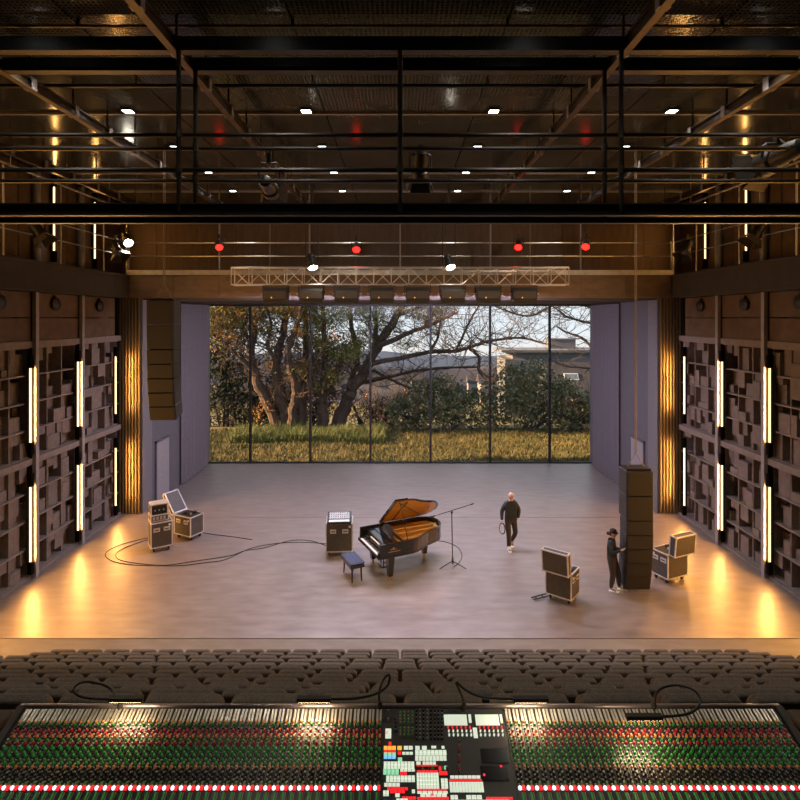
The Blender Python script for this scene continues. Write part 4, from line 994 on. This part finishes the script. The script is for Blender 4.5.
def man_extra(t, Th, hr):
    m_ = MB(); n = 12; vs = []; fs = []
    for i in range(5):
        a = R(62 + i*20)
        for j in range(n):
            w = R(-20 + 220*j/(n-1)); vs.append((math.sin(a)*math.cos(w)*hr*.80, math.sin(a)*math.sin(w)*hr*.97, math.cos(a)*hr*1.12))
    for i in range(4):
        for j in range(n - 1): fs.append((i*n+j, i*n+j+1, (i+1)*n+j+1, (i+1)*n+j))
    m_.add(vs, fs, 'hair_grey', Th); m_.build('hair', t, True)
    m_ = MB().rbox((-.045, -.15, .0), (.045, .13, .025), .008, 'ivory', Matrix.Translation((-.083, -.17, 0))).build('shoe_sole', t)
    MB().rbox((-.045, -.15, .0), (.045, .13, .022), .008, 'ivory', Matrix.Translation((.09, .21, 0.0))).build('shoe_sole', t)
    MB().box((-.17, -.125, .935), (.17, .125, .955), 'black') if False else None
pm_ = onz(511, 549.5)
man = person('bald man in dark sweater walking toward the seats with a cable coil', (pm_.x, pm_.y + .05, 0), R(4), JM, EM, [((-.285, -.065, .90), (0, -.05, -1), (0, -1, 0), 1.0), ((.20, -.05, .965), (-.3, -.1, -1), (0, -1, 0), 1.0)], ((0, -.03, 1.635), .100, 8, 8), {'hair': 'hair_grey'}, man_extra)
co = MB()
for k in range(3):
    co.tube([(0, (.085 + .006*k)*math.cos(2*math.pi*i/18), (.16 + .008*k)*math.sin(2*math.pi*i/18)) for i in range(19)], .008, 'cable', 6, Matrix.Translation((.010*(k - 1), 0, 0)))
pc = Vector((pm_.x, pm_.y + .05, 0)) + Matrix.Rotation(R(4), 3, 'Z') @ Vector((-.285, -.08, .66))
c_ = co.build('cable_coil', None, True, pc); c_.rotation_euler = (0, 0, R(60)); tag(c_, "coiled black cable held in the walking man's hand", 'cable coil')
# woman facing the lowered array (local -y forward, turned to world +x)
JW = {'hip': (0, 0, .86, (.175, .14)), 'waist': (0, .01, .99, (.155, .125)), 'chest': (0, .015, 1.17, (.18, .14)), 'neck0': (0, .02, 1.315, (.10, .085)), 'neck': (0, .005, 1.375, .054), 'skull': (0, -.005, 1.46, .055),
      'sl': (-.15, .02, 1.265, .08), 'el': (-.21, -.02, 1.03, .06), 'wl': (-.13, -.22, 1.13, .038),
      'sr': (.15, .02, 1.265, .08), 'er': (.21, .0, 1.03, .06), 'wr': (.12, -.26, 1.04, .038),
      'hl': (-.085, 0, .79, .118), 'kl': (-.08, -.03, .45, .082), 'al': (-.085, .02, .09, .056), 'fl': (-.095, -.13, .04, .034),
      'hr': (.085, 0, .79, .118), 'kr': (.09, -.13, .46, .082), 'ar': (.10, -.16, .09, .056), 'fr': (.11, -.31, .04, .034)}
EW = [(a, b, {'sweater': 'shirt_blue', 'shoe_dark': 'shoe'}.get(m_, m_)) for a, b, m_ in EM]
def woman_extra(t, Th, hr):
    MB().lathe([(hr*.84, .012), (hr*.88, .05), (hr*.74, .10), (hr*.35, .128)], 'cap', 14, Th @ Matrix.Scale(1.1, 4, (0, 1, 0))).build('cap', t, True)
    MB().rbox((-.06, -hr*1.3, .018), (.06, -hr*.8, .030), .005, 'cap', Th).build('cap_peak', t)
    MB().ball((0, hr*.62, -.015), hr*.72, 'hair_dark', 10, Th, (.95, .7, .85)).ball((0, hr*1.25, -.02), .045, 'hair_dark', 8, Th).build('hair', t, True)
    for x, y in ((-.092, -.045), (.107, -.225)): MB().rbox((x - .042, y - .12, 0), (x + .042, y + .12, .024), .008, 'ivory').build('shoe_sole', t)
pw = onz(613, 591)
person('woman in dark clothes and black cap reaching to the lowered line array', (pw.x, pw.y + .05, 0), R(62), JW, EW, [((-.13, -.22, 1.13), (.15, -.8, .35), (1, 0, .2), .6), ((.12, -.26, 1.04), (-.1, -.9, .1), (-1, 0, .2), .6)], ((0, -.02, 1.485), .096, 10, 4), {'hair': 'hair_dark'}, woman_extra)
# ------------------------------------------------------------------ outdoors: lawn, trees, hedge, houses, hills
rg = random.Random(11)
def gz(x, y):
    return -.12 + .05*math.sin(x*.9 + y*.6) + .06*mnoise.noise((x*.5, y*.5, 3)) if y < 36 else -.12 - (y - 36)*.16 if y < 110 else -11.96 - (y - 110)*.05
g = MB(); NX, NY = 60, 44; vs = []; fs = []
ysg = [27.05 + i*.5 for i in range(20)] + [37 + i*4 for i in range(24)]
for j in range(NY):
    for i in range(NX + 1):
        sp = 22 + max(0, ysg[j] - 36)*1.1; x = -sp + 2*sp*i/NX; vs.append((x, ysg[j], gz(x, ysg[j])))
for j in range(NY - 1):
    for i in range(NX): a = j*(NX+1) + i; fs.append((a, a+1, a+NX+2, a+NX+1))
g.add(vs, fs, 'soil'); struct('ground', g, 'rough lawn outside the window falling away behind the hedge', smooth=True)
def blades(n, xr, yr, h0, h1, k, w=.02, dens=None):
    m_ = MB(); vs = []; fs = []
    for _ in range(n):
        x = rg.uniform(*xr); y = rg.uniform(*yr)
        if dens and rg.random() > dens(x, y): continue
        z = gz(x, y); h = rg.uniform(h0, h1)*(.6 + .8*abs(mnoise.noise((x*.8, y*.8, 0)))); a = rg.uniform(0, 6.28); b = rg.uniform(0, 6.28); l = h*rg.uniform(.2, .9)
        dx, dy = math.cos(a)*w, math.sin(a)*w; o = len(vs)
        vs += [(x - dx, y - dy, z), (x + dx, y + dy, z), (x + math.cos(b)*l, y + math.sin(b)*l, z + h)]; fs.append((o, o+1, o+2))
    m_.add(vs, fs, k); return m_
o = blades(42000, (-17, 18), (27.45, 35.8), .10, .34, 'grass', .022).build('lawn_grass'); tag(o, 'short golden green grass outside the window', 'grass', None, 'stuff')
tallx = lambda x, y: 1.0 if (-9.6 < x < -1.2 and 31.6 < y) else 0
o = blades(11000, (-9.8, -1.0), (31.6, 34.6), .4, 1.0, 'grass_tall', .025).build('tall_grass'); tag(o, 'clump of tall green grass at the foot of the trees', 'grass', None, 'stuff')
class Tree:
    def __init__(s, name, label, base, group, bark):
        s.t = thing(name, label, 'tree', base, 0, group); s.b = Vector(base); s.m = MB(); s.tw = MB(); s.l = MB(); s.bark = bark; s.tips = []
    def stem(s, px, Y, twigs=5, tl=1.4):
        pts = [at(x, y, Y + (dy[0] if dy else 0)) - s.b for x, y, r, *dy in px]; rs = [r*Y/F for x, y, r, *dy in px]
        P = bez(pts, 3*len(pts)); n = len(P); Rr = []
        for i in range(n):
            u = i/(n - 1)*(len(rs) - 1); k = min(int(u), len(rs) - 2); Rr.append((rs[k]*(1 - (u - k)) + rs[k+1]*(u - k))*rg.uniform(.92, 1.08))
        P = [p + Vector((rg.uniform(-1, 1), rg.uniform(-1, 1), rg.uniform(-1, 1)))*r*.25 for p, r in zip(P, Rr)]
        s.m.tube(P, Rr, s.bark, 8)
        for i in range(max(2, n//4), n):
            for _ in range(twigs):
                if rg.random() < .5:
                    d = Vector((rg.uniform(-1, 1), rg.uniform(-1, 1), rg.uniform(-.35, .8))).normalized(); s.twig(P[i], d, tl*rg.uniform(.5, 1.2), min(Rr[i]*.4, .035), 2)
    def twig(s, p, d, L, r, depth):
        pts = [p]; n = 4
        for i in range(n):
            d = (d + Vector((rg.uniform(-1, 1), rg.uniform(-1, 1), rg.uniform(-.8, 1)))*.32).normalized(); pts.append(pts[-1] + d*L/n)
        s.tw.tube(pts, [r*(1 - .18*i) for i in range(n + 1)], s.bark, 4, caps=False)
        s.tips.append(pts[-1])
        if depth > 0:
            for i in (2, 3, 4):
                d2 = (d + Vector((rg.uniform(-1, 1), rg.uniform(-1, 1), rg.uniform(-.7, .9)))*.9).normalized(); s.twig(pts[i], d2, L*rg.uniform(.4, .7), r*.55, depth - 1)
    def leaf(s, c, L, w, k, droop=0):
        d = Vector((rg.uniform(-1, 1), rg.uniform(-1, 1), rg.uniform(-1, 1) - droop)).normalized(); e = d.cross(Vector((rg.uniform(-1, 1), rg.uniform(-1, 1), rg.uniform(-1, 1)))).normalized()
        s.l.add([c, c + d*L*.5 + e*w, c + d*L, c + d*L*.5 - e*w], [(0, 1, 2, 3)], k)
    def cloud(s, x, y, rx, ry, Y, n, keys, L, w, droop=.3, deep=1.6, clump=14):
        if L in (.26, .24): n *= 2; w *= 1.25
        c = at(x, y, Y) - s.b; sx = rx*Y/F; sz = ry*Y/F
        for _ in range(n // clump):
            while True:
                q = Vector((rg.uniform(-1, 1), rg.uniform(-1, 1), rg.uniform(-1, 1)))
                if q.length < 1: break
            cc = c + Vector((q.x*sx, q.y*deep, q.z*sz)); k = rg.choice(keys)
            for _ in range(clump): s.leaf(cc + Vector((rg.gauss(0, 1), rg.gauss(0, 1), rg.gauss(0, .6)))*L*.9, L*rg.uniform(.7, 1.3), w, k, droop)
    def done(s):
        s.m.build('trunk', s.t, True)
        if s.tw.f: s.tw.build('branches', s.t)['kind'] = 'stuff'
        if s.l.f: s.l.build('foliage', s.t)['kind'] = 'stuff'
def base(x, y, Y): p = at(x, y, Y); return (p.x, p.y, gz(p.x, p.y) - .05)
A = Tree('feathery_tree', 'broad multi-stemmed tree with sunlit trunks at the left of the window', base(288, 434, 34.8), 'trees outside the window', 'bark')
YA = 34.8
A.stem([(281,438,5.5),(270,408,5),(257,382,4.6),(251,356,4.2),(254,330,4),(251,300,3.4),(244,268,2.4)], YA)
A.stem([(286,438,6.5,.3),(284,410,6,.3),(278,386,5.4,.4),(277,360,4.6,.5),(283,335,3.8,.6),(287,305,3,.8),(292,270,2,1)], YA)
A.stem([(292,438,5,-.3),(293,412,4.4,-.4),(296,392,4,-.6),(290,366,3.2,-.8),(289,348,3,-.9),(297,325,2.6,-1.1),(303,298,2,-1.4)], YA)
A.stem([(300,437,5,.6),(303,405,4.4,.8),(303,380,3.6,.9),(306,345,3,1),(305,310,2.4,1.2),(309,278,1.6,1.4)], YA)
A.stem([(258,374,2.6,-.3),(241,359,2,-.6),(228,346,1.5,-1),(212,334,1,-1.3)], YA, 6)
A.stem([(252,345,2.4,.2),(240,325,1.8,.6),(226,310,1.4,1)], YA, 6); A.stem([(296,392,2.4,-.5),(303,375,2,-.2),(312,366,1.4,0),(318,350,1)], YA, 5)
A.stem([(277,362,2.2),(268,345,1.9),(271,325,1.4),(266,305,1)], YA, 4)
for x, y, rx, ry, n in ((228,316,24,15,1500),(254,311,24,12,1100),(288,308,28,10,1200),(306,326,14,18,650),(216,318,12,20,700),(262,326,14,9,350),(304,366,14,9,350),(312,300,20,10,700),(240,298,34,8,900)):
    A.cloud(x, y, rx, ry, YA, n, ['leaf_a', 'leaf_a', 'leaf_rust'], .26, .022)
for x, y, rx, ry, n in ((214,337,10,13,420),(232,336,12,9,330),(262,410,9,10,140),(222,315,12,10,300)): A.cloud(x, y, rx, ry, 34.2, n, ['leaf_rust', 'leaf_rust', 'leaf_a'], .20, .035)
A.done()
Bt = Tree('feathery_tree', 'short forked tree between the broad tree and the leaning tree', base(323, 434, 35.4), 'trees outside the window', 'bark'); YB = 35.4
Bt.stem([(322,438,5.5),(323,408,5.8),(321,394,5),(325,368,2.8),(324,335,2.4),(322,296,1.8)], YB, 5); Bt.stem([(319,398,3.2),(314,388,2.4),(309,378,1.6),(302,366,1)], YB, 4); Bt.stem([(326,396,3),(333,384,2.4),(338,368,1.8),(344,350,1.2)], YB, 5)
for x, y, rx, ry, n in ((327,316,20,14,950),(322,345,14,11,500),(345,352,18,10,650),(334,374,12,8,260),(322,384,8,4,130)): Bt.cloud(x, y, rx, ry, YB, n, ['leaf_a'], .26, .022)
Bt.done()
Ct = Tree('feathery_tree', 'leaning tree with a long bare branch reaching right', base(339, 434, 36), 'trees outside the window', 'bark'); YC = 36
Ct.stem([(337,438,8),(343,408,7),(353,388,6),(366,368,5),(377,347,4.6),(390,326,4),(402,306,3.4),(418,278,2.4)], YC, 4)
Ct.stem([(349,394,4,.3),(352,376,3.2,.5),(358,356,2.8,.6),(352,330,2.4,.8),(350,296,1.8,1)], YC, 5); Ct.stem([(372,358,3),(376,332,2.4),(374,298,1.8)], YC, 5)
Ct.stem([(378,347,3,-.4),(404,335,2.4,-.8),(432,324,1.6,-1.2),(458,312,1,-1.6)], YC, 6); Ct.stem([(396,316,2.4),(425,305,1.8),(455,300,1.2)], YC, 6)
Ct.stem([(370,364,2.6,-.3),(400,358,2.2,-.8),(430,352,2,-1),(456,351,1.8,-1.2),(473,346,1.6,-1.3),(490,341,1.3,-1.5),(520,338,1.1,-1.6),(546,344,.7,-1.8)], YC, 6, 2.2)
Ct.stem([(470,349,1.8,-1.3),(479,357,1.7,-1.3),(479,371,1.5,-1.4),(487,378,1.2,-1.5),(497,381,.9,-1.6)], YC, 2, 1.2); Ct.stem([(356,384,2,.2),(392,376,1.6,.3),(430,369,1.4,.3),(478,367,.9,.2)], YC, 3, 1.6)
Ct.stem([(456,351,1.4,-1.2),(462,338,1.2,-1.2),(471,319,1,-1.3),(483,299,.8,-1.4)], YC, 4, 2.0); Ct.stem([(430,352,1.4,-1),(438,337,1.2,-.9),(440,322,1,-.8)], YC, 3, 1.6)
Ct.stem([(372,370,1.6,.4),(400,384,1.3,.6),(420,392,1,.7)], YC, 4, 1.4)
for x, y, rx, ry, n in ((382,322,18,16,500),(418,311,26,6,480),(442,309,15,5,260),(362,340,14,14,420),(405,343,12,4,160),(352,310,20,12,700),(430,330,14,3,110),(395,304,20,6,300),(430,318,22,5,260),(450,303,14,4,200),(368,312,16,10,420)): Ct.cloud(x, y, rx, ry, YC, n, ['leaf_a'], .24, .02)
Ct.done()
Dt = Tree('bare_tree', 'bare thin-branched tree at the upper right of the window', base(622, 434, 33.5), 'trees outside the window', 'bark_dark'); YD = 33.5
Dt.stem([(622,438,5),(618,400,4.4),(614,360,3.6),(606,325,2.6),(600,295,1.6)], YD, 2)
Dt.stem([(612,362,1.8),(594,349,1.4),(582,338,1.2),(566,332,1),(556,326,.6)], YD, 2, .9); Dt.stem([(606,326,1.6),(582,321,1.2),(566,316,1),(549,304,.7),(530,298,.5)], YD, 8, 1.9); Dt.stem([(603,312,1.4),(585,306,1),(562,300,.7)], YD, 8, 1.6)
Dt.stem([(600,300,1.2),(560,303,1),(530,316,.9),(505,310,.7),(488,303,.5)], YD, 8, 2.0); Dt.stem([(614,370,1.4),(590,368,1.1),(565,366,.9),(548,358,.6)], YD, 3, 1.3)
Dt.done()
# dark thicket and mauve scrub behind the trees
def bush(name, label, x, yb, Y, clouds, keys, L, w, n, grp, bark='bark_dark', stems=7, deep=1.2, accents=None, twl=1.6):
    s = Tree(name, label, base(x, yb, Y), grp, bark); s.t['category'] = 'shrub'
    for k in range(stems):
        cx_, cy_, rx, ry = rg.choice(clouds); tx = cx_ + rg.uniform(-.8, .8)*rx; ty = cy_ + rg.uniform(-.8, .5)*ry
        s.stem([(x + (tx - x)*.2 + rg.uniform(-8, 8), yb + 3, 1.2), (x + (tx - x)*.6, (yb + ty)/2, 1.0), (tx, ty, .5)], Y + rg.uniform(-.5, .8), 3, twl)
    tot = sum(a[2]*a[3] for a in clouds)
    for cx_, cy_, rx, ry in clouds: s.cloud(cx_, cy_, rx, ry, Y, int(n*rx*ry/tot), keys, L, w, .1, deep, 10)
    if accents:
        for cx_, cy_, rx, ry in clouds: s.cloud(cx_, cy_, rx, ry, Y - .6, 40, [accents], .14, .05, 0, deep, 4)
    s.done()
bush('dark_shrub', 'dense dark shrub with bare twigs at the far left of the window', 232, 434, 39, [(215,385,22,45),(245,395,24,38),(272,405,20,28),(228,345,26,30)], ['leaf_dark'], .30, .07, 6500, 'shrubs behind the trees', stems=14, deep=1.6)
bush('dark_shrub', 'dark shrub filling the gap behind the multi-stemmed tree', 300, 434, 39.5, [(290,405,26,28),(318,395,22,36),(280,350,20,26),(330,352,26,28)], ['leaf_dark', 'leaf_dark', 'leaf_mauve'], .30, .06, 4200, 'shrubs behind the trees', stems=12, deep=1.6)
bush('bare_shrub', 'mauve bare-twigged shrub with orange leaves behind the leaning tree', 372, 434, 39, [(362,408,24,22),(390,412,22,19),(410,400,14,14)], ['leaf_mauve', 'leaf_mauve', 'leaf_dark'], .16, .035, 2600, 'shrubs behind the trees', stems=16, accents='leaf_autumn')
bush('hedge_shrub', 'round glossy hedge shrub left of the far building', 432, 434, 35.6, [(400,414,14,18),(420,404,18,26),(442,402,20,28),(462,408,16,24)], ['leaf_hedge']*6 + ['leaf_glint'], .20, .06, 6200, 'hedge shrubs', deep=1.0)
bush('hedge_shrub', 'tallest glossy hedge shrub in front of the far building', 518, 434, 35.9, [(488,406,18,26),(510,395,20,34),(534,393,20,36),(552,402,16,28)], ['leaf_hedge']*6 + ['leaf_glint'], .20, .06, 7600, 'hedge shrubs', deep=1.0)
bush('hedge_shrub', 'lower glossy hedge shrub at the right edge of the window', 580, 434, 35.4, [(566,404,15,28),(584,412,16,22),(604,412,16,20)], ['leaf_hedge']*6 + ['leaf_glint'], .20, .06, 5000, 'hedge shrubs', deep=1.0)
# modern building
bl = thing('flat_roofed_building', 'pale flat-roofed building with a rooftop block beyond the hedge', 'building', (15.3, 80, -12))
zt = 2.1 + 12
B((0, 0, 0), (22, 6.7, zt - 1.0), 'stone_pale').build('wall', bl); B((-.6, -.4, zt), (22.5, 7, zt + .35), 'stone_pale').build('roof', bl)
B((1.2, .5, zt - 1.0), (21.5, 6.2, zt), 'stone_pale').build('upper_storey', bl)
for i in range(11):
    f_ = B((1.0 + i*1.9, -.05, zt - 3.0), (2.3 + i*1.9, .02, zt - 1.4), 'mullion').build('window', bl); B((1.06 + i*1.9, -.07, zt - 2.94), (2.24 + i*1.9, -.05, zt - 1.46), 'win_far').build('pane', f_)
rb = B((7.6, 3.6, zt + .35), (11.4, 6.6, zt + 1.7), 'stone_pale').build('rooftop_block', bl); B((7.5, 3.5, zt + 1.7), (11.5, 6.7, zt + 1.85), 'stone_pale').build('cap_slab', rb)
hs = thing('slate_house', 'dark slate-roofed house with a skylight in front of the flat building', 'house', (17.6, 62, -12))
B((0, .5, 0), (9, 8, 8.4), 'stone_pale').build('wall', hs)
rf = MB().add([(-.4, 0, 8.2), (9.4, 0, 8.2), (9.4, 4.2, 13.8), (-.4, 4.2, 13.8), (-.4, 8.4, 8.2), (9.4, 8.4, 8.2)], [(0,1,2,3),(3,2,5,4),(0,3,4),(1,5,2),(0,4,5,1)], 'roof_slate').build('roof', hs)
Tr = Matrix.Translation((2.6, 2.9, 12.15)) @ Matrix.Rotation(math.atan2(5.6, 4.2), 4, 'X')
MB().cbox((0, 0, .03), (1.7, .9, .08), 'alu', Tr).build('skylight', hs); MB().cbox((0, 0, .08), (1.45, .7, .03), 'win_far', Tr).build('skylight_pane', hs)
# distant town and hills
for i in range(16):
    Y_ = rg.uniform(130, 210); px = rg.uniform(330, 515); p = at(px, rg.uniform(378, 392), Y_)
    p.x = (330 + i*11.6 - 400)*Y_/F
    t = thing('distant_house', 'tiny distant house in the town below, %s from the left' % (NUM + ['sixteenth'])[i], 'house', (p.x, Y_, p.z - 6), 0, 'distant town houses')
    w_ = min(rg.uniform(5, 11), 11*Y_/F*.9 + 1.2)*.8
    B((0, 0, -20), (w_, 6, 6), 'town').build('wall', t)
    MB().add([(-.4,-.3,6),(w_+.4,-.3,6),(w_+.4,3,8.6),(-.4,3,8.6),(-.4,6.3,6),(w_+.4,6.3,6)], [(0,1,2,3),(3,2,5,4),(0,3,4),(1,5,2),(0,4,5,1)], 'roof_slate').build('roof', t)
def ridge(Y, ypx, k, amp, seed, label):
    m_ = MB(); vs = []; fs = []; n = 70
    for i in range(n + 1):
        x = -Y*1.1 + 2.2*Y*i/n; z = CZ - (ypx - HOR)*Y/F + amp*mnoise.noise((x*3.0/Y + seed, seed, 0)) + amp*.3*mnoise.noise((x*14/Y + seed, seed, 5))
        vs += [(x, Y, z - .22*Y), (x, Y + .12*Y, z), (x, Y + .4*Y, z - .02*Y)]
    for i in range(n):
        a = 3*i; fs += [(a, a+3, a+4, a+1), (a+1, a+4, a+5, a+2)]
    m_.add(vs, fs, k); return struct('hills', m_, label, smooth=True)
ridge(240, 372, 'hill', 4, 1.3, 'nearer distant hills'); ridge(620, 357, 'hill_far', 10, 4.1, 'far hills on the horizon coloured blue for haze')
